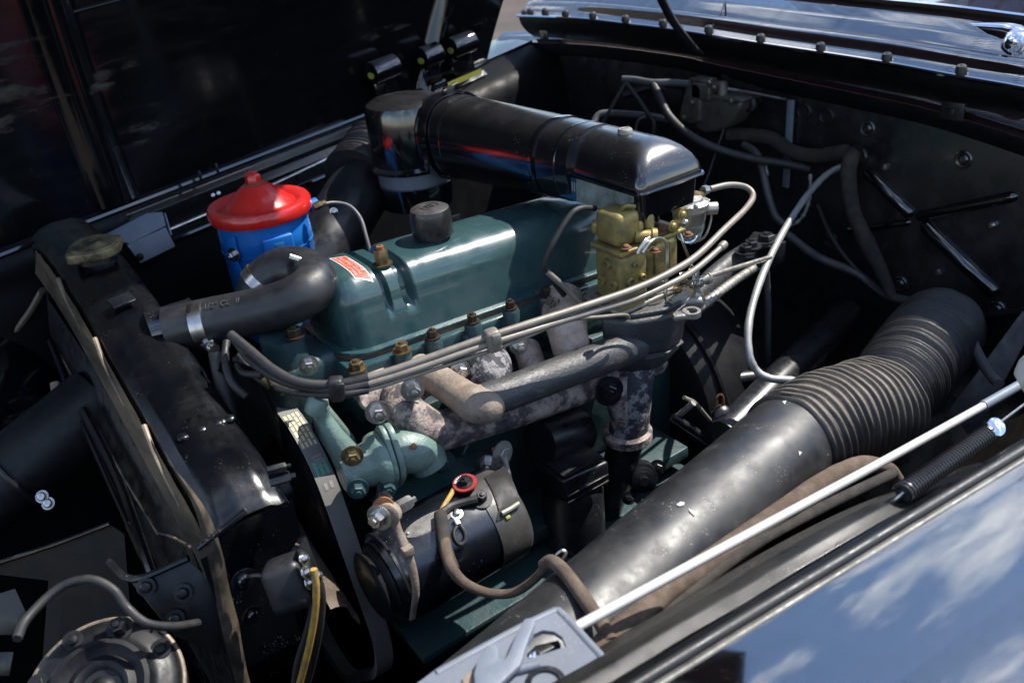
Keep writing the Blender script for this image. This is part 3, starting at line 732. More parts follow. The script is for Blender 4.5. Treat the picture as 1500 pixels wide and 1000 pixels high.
# cap
cap = thing('filler_pressure_cap', 'weathered brass and black two-lobed radiator cap on the top tank', 'radiator cap', A(141, 380, x=-.185))
co_ = A(141, 372, x=-.185); ca = V((-.02, -.06, 1)).normalized()
cx, cy_, cz_ = basis(ca, V((1, 0, 0)))
def capout(s=1):
    pts = []
    for k in range(48):
        a = 2*math.pi*k/48; r = .033+.0075*max(0, math.cos(2*(a-math.radians(20))))**6
        pts.append(co_+(X_*math.cos(a)+Y_*math.sin(a))*r*s)
    return pts
part('cap_skirt', prism(capout(), ca*.013, .003, 3), M_cap, cap)
part('cap_top', lathe([(.030, .012), (.029, .0155), (.017, .0165), (.014, .019), (.010, .0195), (.006, .018), (.0055, .0155), (0, .0155)], co_, ca, 40), M_cap, cap)
part('neck', lathe([(.024, -.03), (.024, .002), (.028, .002), (.028, .0)], co_, ca, 30), M_tank, cap)
# front baffle panel
bf = thing('radiator_baffle', 'tall black sheet baffle in front of the radiator core', 'baffle', V((-.3, .15, -.5)))
part('sheet', prism([A(60, 360, d=1.34), A(72, 440, d=1.30), A(240, 690, d=.975), A(300, 860, d=.95), A(236, 838, d=1.0), A(75, 490, d=1.30)], V((-.001, .003, 0)), 0), M_satin, bf)
part('rolled_edge', tube([A(72, 500, d=1.29), A(130, 640, d=1.14), A(218, 836, d=1.0)], .0035, 8, 4), M_gloss, bf)
part('inner_edge', tube([A(90, 520, d=1.24), A(160, 660, d=1.10), A(232, 782, d=.98)], .0016, 6, 4), M_brassworn, bf)
part('pipe_edge', tube([A(122, 600, d=1.15), A(172, 700, d=1.07), A(222, 840, d=.98)], .006, 8, 4), M_gloss, bf)
part('thin_wire', tube([A(230, 780, d=.97), A(250, 785, d=.9), A(278, 800, y=-.168)], .0013, 6, 4), M_brassworn, bf)
# ================================================================== front left corner
nd = thing('front_air_duct', 'black round air duct at the far left ahead of the radiator', 'duct', A(40, 680, d=1.15))
part('duct_body', tube([A(150, 585, d=1.22), A(60, 660, d=1.18), A(-40, 740, d=1.15), A(-140, 820, d=1.12)], .052, 32, 8), M_horn, nd)
part('end_flange', ring(A(20, 692, d=1.165), A(60, 660, d=1.18)-A(-40, 740, d=1.15), .053, .004, 36, 8), M_satin, nd)
for px, py in ((62, 727), (71, 737)): bolt(nd, A(px, py, d=1.09), V((-.3, -.6, .6)), .0055, .004, M_steel, 1, 'screw', dome=True)
solo('headlamp_bucket', lathe([(.14, -.02), (.14, 0), (.125, .05), (.09, .085), (.04, .1), (0, .103)], A(-30, 580, d=1.35), V((.5, -.7, .35)), 40), M_gloss, 'large round black lamp bucket at the left edge', 'lamp bucket')
sb = thing('radiator_stay', 'dusty tan bent strap beside the radiator front at far left', 'strap', A(40, 470, d=1.32)-V((0, 0, .05)))
part('strap', tube([A(25, 482, d=1.33), A(45, 455, d=1.32), A(62, 425, d=1.31)], .012, 8, 4, squash=(1, .4)), M_tan, sb)
part('foot', box(A(15, 452, d=1.36), (.06, .02, .05), None, .01, 3), M_tan, sb)
sb2 = thing('lower_stay', 'small bent tan bracket with screw left of the radiator core', 'bracket', A(85, 590, d=1.2)-V((0, 0, .05)))
part('strap', tube([A(80, 560, d=1.22), A(84, 580, d=1.21), A(102, 597, d=1.2), A(66, 590, d=1.2)], .006, 8, 4, squash=(1, .5)), M_tan, sb2)
bolt(sb2, A(70, 597, d=1.19), V((-.3, -.8, .5)), .007, .005, M_steel, 1.2, dome=True)
# inner front panel (dark) that closes the corner
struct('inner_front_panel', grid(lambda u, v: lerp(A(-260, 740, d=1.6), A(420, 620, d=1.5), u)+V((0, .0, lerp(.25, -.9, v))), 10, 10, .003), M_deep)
fp_ = thing('front_splash_panel', 'black sheet panel with rolled top edge behind the horn', 'panel', A(90, 860, d=1.05)-V((0, 0, .2)))
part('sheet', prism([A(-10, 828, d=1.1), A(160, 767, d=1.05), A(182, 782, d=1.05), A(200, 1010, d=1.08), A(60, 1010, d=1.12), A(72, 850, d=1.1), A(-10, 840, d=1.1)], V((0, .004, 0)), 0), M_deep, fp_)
part('rolled_edge', tube([A(-10, 826, d=1.095), A(80, 797, d=1.07), A(162, 766, d=1.045)], .003, 8, 3), M_gloss, fp_)
part('corner_ground_patch', prism([A(-10, 872, d=1.0), A(22, 862, d=1.0), A(42, 905, d=1.0), A(24, 930, d=1.0), A(-10, 930, d=1.0)], V((0, .004, -.002)), .001), M_satin, fp_)  # added plate standing in for outside ground glimpsed through a gap
part('lower_ground_patch', prism([A(-10, 955, d=1.0), A(20, 955, d=1.0), A(14, 990, d=1.0), A(-10, 990, d=1.0)], V((0, .004, -.002)), .001), M_satin, fp_)  # second added plate in place of the ground outside
# horn
hn = thing('horn', 'round black horn with ridged face and tan rim at bottom left', 'horn', A(150, 950, d=.74)-V((0, 0, .06)))
hc = A(150, 1010, d=.80); hax = (V((-.12, -.45, .86))).normalized()
part('shell', lathe([(0.06708, -0.043), (0.06708, -0.01032), (0.06364, -0.00344), (0.05676, 0), (0.04988, 0.00129), (0.04558, 0.00516), (0.043, 0.01075), (0.0387, 0.01161), (0.0344, 0.00688), (0.0301, 0.00387), (0.02666, 0.00645), (0.02408, 0.00817), (0.02064, 0.00688), (0.0172, 0.00258), (0.01204, 0.00172), (0.0086, 0.00516), (0.00516, 0.006192), (0, 0.006192)], hc, hax, 56), M_horn, hn)
part('tan_rim', ring(hc-hax*.012, hax, .068, .0026, 60, 8), M_seam, hn)
hx, hy, _ = basis(hax)
for k in range(8):
    a = 2*math.pi*k/8+.35
    bolt(hn, hc+(hx*math.cos(a)+hy*math.sin(a))*.057+hax*.0, hax, .0054, .004, M_horn, 1.2, 'screw', dome=(k % 2 == 0))
bolt(hn, hc+(hx*math.cos(1.15)+hy*math.sin(1.15))*.054+hax*.003, hax, .008, .012, M_horn, 1.0, 'terminal')
part('wire', tube([A(25, 935, d=.76), A(40, 905, d=.78), A(85, 862, d=.8), A(130, 848, d=.8), A(165, 862, d=.8), A(185, 888, d=.8), A(215, 912, d=.8), A(255, 917, d=.82), A(290, 912, d=.85)], .0042, 10, 6), M_wire, hn)
hb = thing('horn_bracket', 'black folded bracket plate with bolts above the horn', 'bracket', A(220, 890, d=.92)-V((0, 0, .05)))
part('plate', prism([A(190, 850, d=.92), A(275, 818, d=.92), A(330, 870, d=.93), A(322, 960, d=.93), A(255, 930, d=.92)], V((0, .004, -.002)), .001), M_satin, hb)
part('fold', tube([A(160, 822, d=.95), A(196, 848, d=.92), A(276, 817, d=.92)], .004, 8, 4), M_satin, hb)
for px, py in ((214, 859), (268, 868), (257, 906)): bolt(hb, A(px, py, d=.915), V((-.2, -.8, .5)), .006, .005, M_satin, 1.1, dome=True)
part('edge_strip', tube([A(270, 938, d=.90), A(285, 968, d=.9), A(305, 1010, d=.9)], .003, 8, 3), M_gloss, hb)
# relay with yellow cable
ry = thing('relay_box', 'small black relay box with terminals and yellow cable below the fan', 'relay', A(430, 870, y=-.19)-V((0, 0, .05)))
ra = (X_*.8+V((0, -.35, .15))).normalized(); rb = V((.25, .3, 1)).normalized(); rc = ra.cross(rb).normalized(); rb = rc.cross(ra)
part('case', box(A(423, 853, y=-.2), (.040, .042, .05), (ra, rc, rb), .010, 4), M_rubber, ry)
tpl = part('terminal_plate', box(A(456, 832, y=-.205), (.005, .035, .055), (ra, rc, rb), .001), M_satin, ry)
for px, py in ((444, 818), (447, 838), (452, 853), (463, 843)): bolt(tpl, A(px, py, y=-.222), V((.7, -.6, .3)), .0045, .005, M_steel, 1.1, 'terminal_screw', dome=True)
part('mount_strap', tube([A(360, 845, y=-.175), A(378, 842, y=-.19), A(400, 848, y=-.2)], .002, 6, 3), M_satin, ry)
part('yellow_cable', tube(PX([(459, 833, -.225), (463, 860, -.228), (461, 900, -.228), (452, 950, -.225), (436, 1012, -.22)], 'y'), .0036, 10, 6), M_yel, ry)
part('grey_cable', tube(PX([(464, 842, -.222), (471, 870, -.225), (469, 910, -.225), (460, 960, -.22), (446, 1012, -.215)], 'y'), .0042, 10, 6), M_wire, ry)
part('black_cable', tube(PX([(452, 850, -.212), (457, 890, -.214), (448, 930, -.214), (436, 970, -.212), (430, 1012, -.21)], 'y'), .0036, 10, 6), M_wire, ry)

# ================================================================== fan, pulleys, belt
FC = V((-.10, .04, -.165)); PR = .110
beltx = -.082
fan = thing('cooling_fan', 'dusty black cooling fan with one blade coloured sunlit tan behind the radiator', 'fan', FC)
part('hub_pulley', lathe([(.02, -.02), (PR-.02, -.018), (PR-.004, -.016), (PR, -.012), (PR-.008, 0), (PR, .012), (PR-.004, .016), (.03, .02)], V((beltx, FC.y, FC.z)), X_, 56), M_satin, fan)
part('hub', lathe([(.03, -.05), (.032, -.02), (.05, -.018)], V((beltx, FC.y, FC.z)), X_, 30), M_satin, fan)
for k in range(4):
    a = math.radians(-14+90*k)
    d = V((0, -math.cos(a), math.sin(a))); t_ = X_.cross(d)
    def bl(u, v, d=d, t_=t_):
        r = lerp(.04, .205, u); wdt = .075*(.55+.6*u)*(1-.35*smooth(.86, 1, u)*abs(2*v-1)**2)
        return V((-.128, FC.y, FC.z))+d*r+t_*(v-.5)*wdt+X_*((v-.5)*.045*(1-.3*u)+.012*math.sin(v*3.14))
    part('blade', grid(bl, 16, 12, .002), M_brassworn if k == 9 else M_tan if k == 0 else M_satin, fan)  # one blade tan among black ones: sunlight put into its colour
# crank and generator pulleys drive the belt
GC = V((-.075, -.175, -.255))
def belt_pts():
    # tangent path on the near side: from the fan pulley crown to the generator pulley
    c1, r1 = V((beltx, FC.y, FC.z)), PR+.002; c2, r2 = V((beltx, -.012, -.315)), .112; c3, r3 = V((beltx, .06, -.43)), .08
    cs = [(c1, r1), (c2, r2), (c3, r3)]
    pts = []
    def ang(c, r, cn, rn):
        dy, dz = -(cn.y-c.y), cn.z-c.z; L_ = math.hypot(dy, dz); b_ = math.atan2(dz, dy); return b_+math.acos((r-rn)/L_)
    n_ = 3
    for i in range(3):
        c, r = cs[i]; cn, rn = cs[(i+1) % 3]; cp_, rp_ = cs[i-1]
        a_out = ang(c, r, cn, rn); a_in = ang(cp_, rp_, c, r)
        while a_out > a_in: a_out -= 2*math.pi
        while a_in-a_out > 2*math.pi: a_out += 2*math.pi
        for k in range(25):
            a = lerp(a_in, a_out, k/24); pts.append(V((c.x, c.y-r*math.cos(a), c.z+r*math.sin(a))))
    return pts
BP = belt_pts()
bt = thing('fan_belt', 'grey ribbed fan belt with yellow and green print round the pulleys', 'belt', V((beltx, -.05, -.46)))
def belt_bm(w0, t0, t1, pts):
    bm = bmesh.new(); rows = []; n_ = len(pts)
    for i in range(n_):
        d = (pts[(i+1) % n_]-pts[i-1]).normalized(); nn = d.cross(X_).normalized()
        if nn.dot(pts[i]-sum(pts, V())/n_) < 0: nn = -nn
        rows.append([bm.verts.new(pts[i]+X_*a+nn*b_) for a, b_ in ((-w0/2, t1), (w0/2, t1), (w0*.36, t0), (-w0*.36, t0))])
    for i in range(n_):
        a, b_ = rows[i], rows[(i+1) % n_]
        for k in range(4): bm.faces.new((a[k], a[(k+1) % 4], b_[(k+1) % 4], b_[k]))
    bmesh.ops.recalc_face_normals(bm, faces=bm.faces); return bm
part('belt', belt_bm(.023, -.008, .003, BP), M_belt, bt, 25)
# printed marks follow the outer face of the belt
def belt_at(s):
    L_ = 0; n_ = len(BP)
    for i in range(n_):
        a, b_ = BP[i], BP[(i+1) % n_]; l_ = (b_-a).length
        if L_+l_ >= s:
            p = a.lerp(b_, (s-L_)/l_); d = (b_-a).normalized(); nn = d.cross(X_).normalized()
            if nn.dot(p-V((beltx, .03, -.27))) < 0: nn = -nn
            return p+nn*.0034, d, nn
        L_ += l_
    return BP[0], Y_, Z_
def s_near(px, py):
    best = (1e9, 0)
    for k in range(900):
        s = k*.001; p, d, nn = belt_at(s)
        v = p-CAM; dpt = v.dot(fwd); q = (750+FPX*v.dot(right)/dpt, 500+FPX*v.dot(down)/dpt)
        e = (q[0]-px)**2+(q[1]-py)**2
        if e < best[0]: best = (e, s)
    return best[1]
def mark(s, x, ls, lx, mt, name='printed_mark'):
    bm = bmesh.new(); vs = []
    for k in range(5):
        p, d, nn = belt_at(s+ls*k/4); vs.append((bm.verts.new(p+X_*(x-lx/2)), bm.verts.new(p+X_*(x+lx/2))))
    for a, b_ in zip(vs, vs[1:]): bm.faces.new((a[0], a[1], b_[1], b_[0]))
    part(name, bm, mt, bt)
sA = s_near(424, 607); sB = s_near(472, 672)
print('belt', sA, sB)
for r in range(4):
    k = 0; s = sA
    while k < 6:
        ls = (.0085, .011, .007, .010, .006, .009)[(k+r) % 6]; mark(s, -.0078+.0050*r, ls*.8, .0030, M_yprint); s += ls; k += 1
for k in range(4): mark(sA+.062+.0042*k, .001, .0022, .011, M_printgrey)
for k in range(3): mark(sB, -.006+.0062*k, .017, .0036, M_green)
for k in range(2): mark(sB+.026, -.003+.007*k, .008, .004, M_printgrey)
# ================================================================== water pump castings
wpu = thing('water_pump', 'pale teal cast water pump with bolted elbow beside the fan belt', 'water pump', A(560, 700, y=-.09)-V((0, 0, .05)))
part('lever_arm', tube(PX([(468, 597, -.085), (474, 612, -.085), (490, 640, -.09), (508, 668, -.092)], 'y'), [.0105, .0085, .012, .017], 16, 6), M_cast, wpu)
part('lever_boss', lathe([(.010, -.010), (.0115, -.006), (.0115, .006), (.009, .010), (0, .0105)], A(464, 593, y=-.085), V((.5, -.2, .9)), 20), M_cast, wpu)
part('body_plate', prism([A(484, 598, y=-.06), A(520, 640, y=-.06), A(540, 690, y=-.06), A(512, 720, y=-.06), A(480, 660, y=-.06), A(474, 612, y=-.06)], V((.006, .05, 0)), .004, 3), M_cast, wpu)
g0, g1 = A(503, 688, y=-.10), A(557, 668, y=-.105)
ax_ = (g1-g0).normalized()
part('pump_barrel', lathe([(.020, -.01), (.0235, .0), (.0245, .018), (.026, .024), (.031, .028), (.033, .034), (.033, .040)], A(512, 690, y=-.10), ax_, 32), M_cast, wpu)
fx, fy, fz = basis(ax_)
fo_ = A(512, 690, y=-.10)+ax_*.0405
def flange(o, r, w2, t, up):
    u_ = (V(up)-ax_*V(up).dot(ax_)).normalized(); s_ = ax_.cross(u_)
    P = []
    for k in range(40):
        a = 2*math.pi*k/40; rr = r+w2*max(0, abs(math.cos(a)))**8
        P.append(o+(u_*math.cos(a)+s_*math.sin(a))*rr)
    return prism(P, ax_*t, .0015)
part('flange', flange(fo_, .0315, .012, .006, (0, -.1, 1)), M_cast, wpu)
part('flange', flange(fo_+ax_*.0075, .0315, .012, .007, (0, -.1, 1)), M_cast, wpu)
e0 = fo_+ax_*.012
dn = (V((.25, -.3, -1))).normalized()
part('elbow', tube([e0, e0+ax_*.010+V((0, -.002, .003)), e0+ax_*.024+V((0, -.004, -.002)), e0+ax_*.031+dn*.014, e0+ax_*.031+dn*.030], [.0255, .0262, .0262, .0240, .0215], 28, 8), M_cast, wpu)
for px, py in ((516, 667), (524, 715), (568, 712)): bolt(wpu, A(px, py, y=-.13), V((-.35, -.9, .1)), .0078, .010, M_brass if py < 700 else M_block, 1.05)
part('rust_spot', lathe([(.004, -.001), (.003, .0006), (0, .0008)], A(607, 653, y=-.135), V((.3, -.6, .7)), 12), M_rustred, wpu)
part('lower_stay', tube(PX([(560, 705, -.12), (555, 730, -.12), (552, 752, -.12)], 'y'), .006, 8, 4, squash=(1, .5)), M_block, wpu)

# ================================================================== generator
gen = thing('generator', 'black cylindrical generator with grey end band low beside the engine', 'generator', A(670, 860, y=-.17)-V((0, 0, .03)))
Ga, Gb = A(592, 832, y=-.175), A(733, 752, y=-.175); gax = (Gb-Ga).normalized(); GL = (Gb-Ga).length; GR = .0545
gx, gy, _ = basis(gax, Z_)
part('body', lathe([(.02, -.028), (.045, -.026), (GR-.004, -.018), (GR, -.010), (GR, GL*.73), (GR-.001, GL*.735)], Ga, gax, 56), M_tank, gen)
eb = part('end_band', lathe([(GR-.001, GL*.735), (GR+.0012, GL*.737), (GR+.0012, GL*1.02), (GR-.003, GL*1.07), (GR-.014, GL*1.10), (.02, GL*1.115), (0, GL*1.115)], Ga, gax, 56), M_band, gen)
def gpt(px, py, off=0.0):
    """point on the generator's outer face seen at a photo position"""
    o, d = CAM, ray(px, py).normalized(); w0 = o-Ga
    a_ = d-gax*d.dot(gax); b_ = w0-gax*w0.dot(gax); R_ = GR+off
    A_ = a_.dot(a_); B_ = 2*a_.dot(b_); C_ = b_.dot(b_)-R_*R_; D_ = B_*B_-4*A_*C_
    t = (-B_-math.sqrt(max(0, D_)))/(2*A_); p = o+d*t; q = p-Ga; nn = (q-gax*q.dot(gax)).normalized(); return p, nn
def wrap(p, off):
    q = p-Ga; h = q.dot(gax); nn = (q-gax*h).normalized(); return Ga+gax*h+nn*(GR+off)
p, nn = gpt(628, 765)
tg = gax.cross(nn).normalized()
ov = [(gax*math.cos(a)*.030+tg*math.sin(a)*.0115) for a in [2*math.pi*k/32 for k in range(32)]]
bm = bmesh.new(); cv = bm.verts.new(wrap(p, .0012)); rr = [bm.verts.new(wrap(p+v*.9, .0012)) for v in ov]; r2 = [bm.verts.new(wrap(p+v, .0002)) for v in ov]
for k in range(32): bm.faces.new((cv, rr[k], rr[(k+1) % 32])); bm.faces.new((rr[k], r2[k], r2[(k+1) % 32], rr[(k+1) % 32]))
bmesh.ops.recalc_face_normals(bm, faces=bm.faces)
plt = part('maker_plate', bm, M_plate, gen)
for s_ in (-1, 1): bolt(plt, wrap(p+gax*.026*s_, .001), nn, .002, .0015, M_alu, 0, 'pin', dome=True)
# red tag
p, nn = gpt(682, 711, .004); nn = (nn+(CAM-p).normalized()*.3).normalized(); p += nn*.004
tgr = part('red_tag', lathe([(.006, -.001), (.0138, -.001), (.0138, .0012), (.006, .0012)], p, nn, 32), M_tagred, gen)
tdir = gax.cross(nn)
for k in range(9):
    a = -.3-k*.28; d = gax*math.cos(a)+tdir*math.sin(a)
    part('tag_print', box(p+d*.0106+nn*.0016, (.0015, .0022, .0004), (gax.cross(nn).cross(d) if False else d.cross(nn), d, nn), 0), M_white, tgr)
bolt(tgr, p+nn*.001, nn, .006, .006, M_satin, 1.1, 'terminal_nut')
p, nn = gpt(705, 731, .0); ear = bolt(gen, p, nn, .0062, .008, M_satin, 1.4, 'terminal_nut')
p, nn = gpt(669, 752, .0); bolt(gen, p, nn, .0042, .004, M_steel, 1.2, 'screw', dome=True)
lp = [gpt(x, y, .003)[0] for x, y in ((669, 757), (670, 768), (665, 778), (667, 790), (674, 797), (681, 792), (681, 780), (673, 767))]
part('capacitor_loop', tube(lp, .0022, 8, 5), M_wire, gen)
part('white_tip', tube([gpt(667, 759, .004)[0], gpt(672, 768, .004)[0]], .0032, 8, 2), M_white, gen)
# clamp strap of the end band
ck = [gpt(x, y, .003)[0] for x, y in ((724, 690), (738, 715), (746, 738), (742, 755))]
def strapf(u, v):
    f = u*(len(ck)-1); k = min(int(f), len(ck)-2); p = ck[k].lerp(ck[k+1], f-k); return wrap(p+gax*(v-.5)*.028, .0028)
part('strap_tongue', grid(strapf, 12, 4, .0015), M_band, eb)
part('strap_buckle', tube([gpt(735, 752, .004)[0], gpt(748, 745, .004)[0], gpt(760, 737, .004)[0]], .003, 8, 3), M_alu, eb)
part('yellow_mark', box(gpt(744, 757, .002)[0], (.006, .004, .003), (gax, gax.cross(gpt(744, 757)[1]), gpt(744, 757)[1]), .001), M_ylw, eb)
for px, py in ((712, 700), (718, 708)): p, nn = gpt(px, py, .001); bolt(eb, p, nn, .002, .0015, M_alu, 0, 'rivet', dome=True)
# front fan pulley of the generator
gp = part('front_pulley', lathe([(.015, -.044), (.036, -.043), (.040, -.040), (.033, -.033), (.040, -.027), (.036, -.024), (.015, -.022)], Ga, gax, 48), M_satin, gen)
for k in range(10):
    a = 2*math.pi*k/10; d = gx*math.cos(a)+gy*math.sin(a); part('pulley_vane', box(Ga-gax*.010+d*.036, (.016, .024, .0020), (gax, d, gax.cross(d)), .0004), M_satin, gp)
part('pulley_fan_disc', lathe([(.02, -.022), (.052, -.020), (.052, -.017), (.02, -.018)], Ga, gax, 48), M_satin, gp)
# bracket straps and long bolts
gb = thing('generator_adjusting_arm', 'rusty tan slotted adjusting arm bolted to the generator front', 'bracket', A(600, 890, y=-.22))
part('arm', tube(PX([(572, 748, -.205), (584, 778, -.212), (596, 806, -.222), (606, 840, -.228), (609, 870, -.228), (604, 905, -.22)], 'y'), [.0062, .0042, .0052, .0046, .0044, .004], 12, 7, squash=(.55, 1)), M_tan, gb)
part('arm_boss', lathe([(.011, -.006), (.0125, -.004), (.0125, .004), (.010, .006), (0, .0062)], A(570, 752, y=-.205), V((-.75, -.6, .2)), 24), M_tan, gb)
part('slot_block', box(A(597, 807, y=-.224), (.012, .010, .012), (gax, V((0, 1, 0)), Z_), .002), M_tan, gb)
part('rust_washer', lathe([(.012, 0), (.012, .003), (.006, .0032)], A(563, 744, y=-.2), V((-.6, -.6, .4)), 24), M_rustred, gb)
bolt(gb, A(556, 757, y=-.21), V((-.8, -.5, .2)), .0085, .009, M_steel, 1.1)
bolt(gb, A(578, 746, y=-.2), gax, .0075, .020, M_steel, 0, 'long_bolt')
part('clamp_block', box(A(567, 742, y=-.19), (.012, .018, .03), (gax, Y_, Z_), .003), M_satin, gb)
rbk = thing('generator_rear_bracket', 'dark teal bracket plate with bolts above the generator', 'bracket', A(660, 700, y=-.10)-V((0, 0, .02)))
part('plate', prism([A(545, 735, y=-.10), A(640, 680, y=-.10), A(715, 662, y=-.10), A(725, 678, y=-.10), A(690, 692, y=-.13), A(610, 735, y=-.14), A(570, 752, y=-.13)], V((0, .012, -.004)), .002), M_block, rbk)
bolt(rbk, A(714, 679, y=-.13), V((-.6, -.8, .1)), .0082, .011, M_steel, 1.1)
bolt(rbk, A(648, 674, y=-.10), V((-.6, -.8, .1)), .010, .010, M_block, 1.1)
bolt(rbk, A(735, 664, y=-.13), V((.2, -1, .1)), .0095, .006, M_alu, 1.2)
part('rust_edge', tube([A(722, 658, y=-.13), A(733, 658, y=-.13), A(740, 668, y=-.135)], .0026, 8, 3), M_rustred, rbk)
part('tie_rod', tube(PX([(739, 668, -.138), (746, 700, -.15), (757, 735, -.165)], 'y'), .0034, 8, 4), M_alu, rbk)
# generator loom
gl = thing('generator_loom', 'cloth covered cable looping from the generator to the air duct', 'cable', A(690, 870, y=-.25)-V((0, 0, .02)))
part('brown_loom', tube([gpt(648, 762, .006)[0], gpt(651, 790, .010)[0], A(659, 826, y=-.245), A(680, 853, y=-.26), A(715, 868, y=-.28), A(750, 868, y=-.30), A(778, 852, y=-.32), A(800, 830, y=-.335)], [.0058, .0062, .0062, .0055, .005, .0048, .0045, .0045], 12, 7), M_cloth, gl)
part('black_sleeve', tube([gpt(645, 752, .006)[0], gpt(648, 775, .008)[0], gpt(653, 805, .012)[0], A(664, 835, y=-.249)], .0072, 12, 6), M_clothk, gl)
part('yellow_lead', tube([gpt(645, 752, .006)[0], gpt(652, 738, .004)[0], gpt(660, 725, .004)[0], gpt(668, 712, .005)[0], gpt(680, 705, .008)[0]], .0028, 8, 5), M_yel, gl)
part('black_lead', tube([gpt(646, 752, .006)[0], gpt(660, 742, .004)[0], gpt(678, 736, .004)[0], gpt(700, 731, .007)[0]], .0045, 8, 5), M_wire, gl)
part('lead_tip', tube([gpt(668, 712, .006)[0], gpt(676, 704, .009)[0], gpt(684, 703, .010)[0]], .0042, 8, 3), M_wireg, gl)

# ================================================================== manifolds
ex = thing('exhaust_manifold', 'flaking rust and grey iron exhaust manifold along the near side', 'exhaust manifold', V((.2, -.1, -.3)))
part('front_port_block', prism([A(527, 582, y=-.06), A(540, 566, y=-.045), A(612, 540, y=-.045), A(640, 551, y=-.06), A(640, 572, y=-.065), A(600, 612, y=-.075), A(560, 618, y=-.075), A(530, 600, y=-.065)], V((.003, .035, .004)), .005, 3), M_exh, ex)
part('front_bend', tube([A(585, 575, y=-.06), A(592, 600, y=-.085), A(610, 618, y=-.098), A(640, 630, y=-.105), A(700, 615, y=-.105), A(780, 590, y=-.105), A(880, 555, y=-.10), A(960, 525, y=-.09)], [.022, .0235, .0245, .024, .023, .023, .023, .022], 26, 8), M_exh, ex)
part('second_runner', tube([A(712, 522, y=-.035), A(714, 538, y=-.065), A(718, 560, y=-.085), A(735, 590, y=-.10)], [.027, .031, .029, .024], 26, 8), M_exhd, ex)
part('cream_runner_face', tube([A(772, 512, y=-.03), A(778, 530, y=-.055), A(785, 560, y=-.085)], [.018, .018, .016], 22, 6), M_exhp, ex)
part('third_runner', tube([A(822, 442, y=-.03), A(828, 462, y=-.058), A(832, 490, y=-.085), A(842, 530, y=-.10)], [.030, .030, .025, .024], 26, 8), M_exhp, ex)
part('third_port_flange', box(A(842, 452, y=-.045), (.085, .018, .03), None, .004, 3), M_exhp, ex)
part('dirt_lint', grid(lambda u, v: lerp(A(800, 448, y=-.055), A(852, 432, y=-.055), u)+V((0, .022*(v-.5), .004+.006*noise.noise(V((u*9, v*6, 2)))+.006*noise.noise(V((u*24, v*17, 4))))), 40, 20, .002), M_lint, ex)
for (px, py, r) in ((553, 603, .0085), (604, 570, .0085), (674, 541, .0075), (760, 506, .0072)):
    bolt(ex, A(px, py, y=-.10 if px < 650 else -.075), V((-.35, -1, .15)), r, .012, M_steel, 1.12, 'stud_nut')
part('outlet', tube([A(926, 530, y=-.105), A(924, 570, y=-.12), A(924, 605, y=-.125), A(920, 632, y=-.125)], [.033, .029, .026, .027], 28, 8), M_exhd, ex)
part('outlet_web', tube([A(900, 552, y=-.115), A(905, 590, y=-.125), A(912, 622, y=-.128)], [.018, .015, .014], 20, 6), M_exh, ex)
part('outlet_flange', lathe([(.026, -.004), (.034, -.002), (.034, .009), (.029, .011)], A(919, 638, y=-.125), V((0, .0, 1)), 30), M_exh, ex)
part('down_pipe', tube([A(919, 638, y=-.125), A(905, 690, y=-.12), A(880, 770, y=-.10), A(870, 860, y=-.09)], .024, 24, 6), M_satin, ex)
bolt(ex, A(893, 568, y=-.14), V((-.6, -.8, 0)), .010, .010, M_satin, 1.2)
part('side_boss', lathe([(.017, 0), (.017, .014), (.013, .016), (.012, .012), (0, .012)], A(890, 570, y=-.125), V((-.6, -.8, 0)), 24), M_satin, ex)

im = thing('intake_manifold', 'grey cast iron intake pipe and riser box under the carburettor', 'intake manifold', V((.2, -.13, -.15)))
Ie = A(694, 590, y=-.135)
part('front_runner', tube([A(612, 540, y=-.035), A(640, 556, y=-.07), A(668, 574, y=-.10), A(694, 592, y=-.132)], [.0195, .019, .0195, .0205], 26, 6), M_tan, im)
part('corner_boss', tube([Ie+V((-.004, .012, .003)), Ie, Ie+V((.010, -.008, -.004)), Ie+V((.022, -.004, -.006))], [.0195, .0225, .0215, .0185], 26, 6), M_tan, im)
Ipath = [A(696, 592, y=-.138), A(750, 573, y=-.138), A(830, 543, y=-.138), A(900, 517, y=-.135), A(930, 505, y=-.13)]
part('main_pipe', tube(Ipath, [.0200, .0205, .021, .0215, .023], 28, 8), M_iron, im)
sm = [(695, 614), (740, 598), (800, 574), (860, 548), (905, 527)]
for k in range(7):
    t0, t1 = k/7+.01, (k+.72)/7
    def sp(t):
        f = t*4; i = min(int(f), 3); a, b_ = sm[i], sm[i+1]; return A(lerp(a[0], b_[0], f-i), lerp(a[1], b_[1], f-i)+(k % 2), y=-.1565)
    part('casting_seam', tube([sp(t0), sp((t0+t1)/2), sp(t1)], .0013, 6, 3), M_iron, im)
# riser box: plan outline extruded down, tapering
zt = -.020
plan = [A(880, 462, z=zt+.006), A(926, 472, z=zt), A(985, 462, z=zt), A(1010, 446, z=zt), A(985, 415, z=zt), A(930, 415, z=zt), A(880, 440, z=zt)]
for p in plan: p.z = zt
part('riser_box', prism(plan, V((0.0, .004, -.055)), .006, 4, .90), M_iron, im)
low = [V((p.x, p.y, zt-.0555)) for p in plan]; c_ = sum(low, V())/len(low); low = [c_+(p-c_)*.93+V((0, .004, 0)) for p in low]
part('riser_seam', prism(low, V((0, 0, -.003)), .001), M_iron, im)
part('riser_foot', prism([p+V((0, 0, -.0032)) for p in low], V((-.004, .004, -.03)), .006, 3, .68), M_iron, im)
part('top_pad', prism([c_.lerp(p, .86)*1.0+V((0, 0, zt-c_.z+.001)) if False else V((lerp(c_.x, p.x, .84), lerp(c_.y, p.y, .84), zt+.0005)) for p in plan], V((0, 0, .006)), .002), M_iron, im)
lg = A(1013, 462, z=zt+.004)
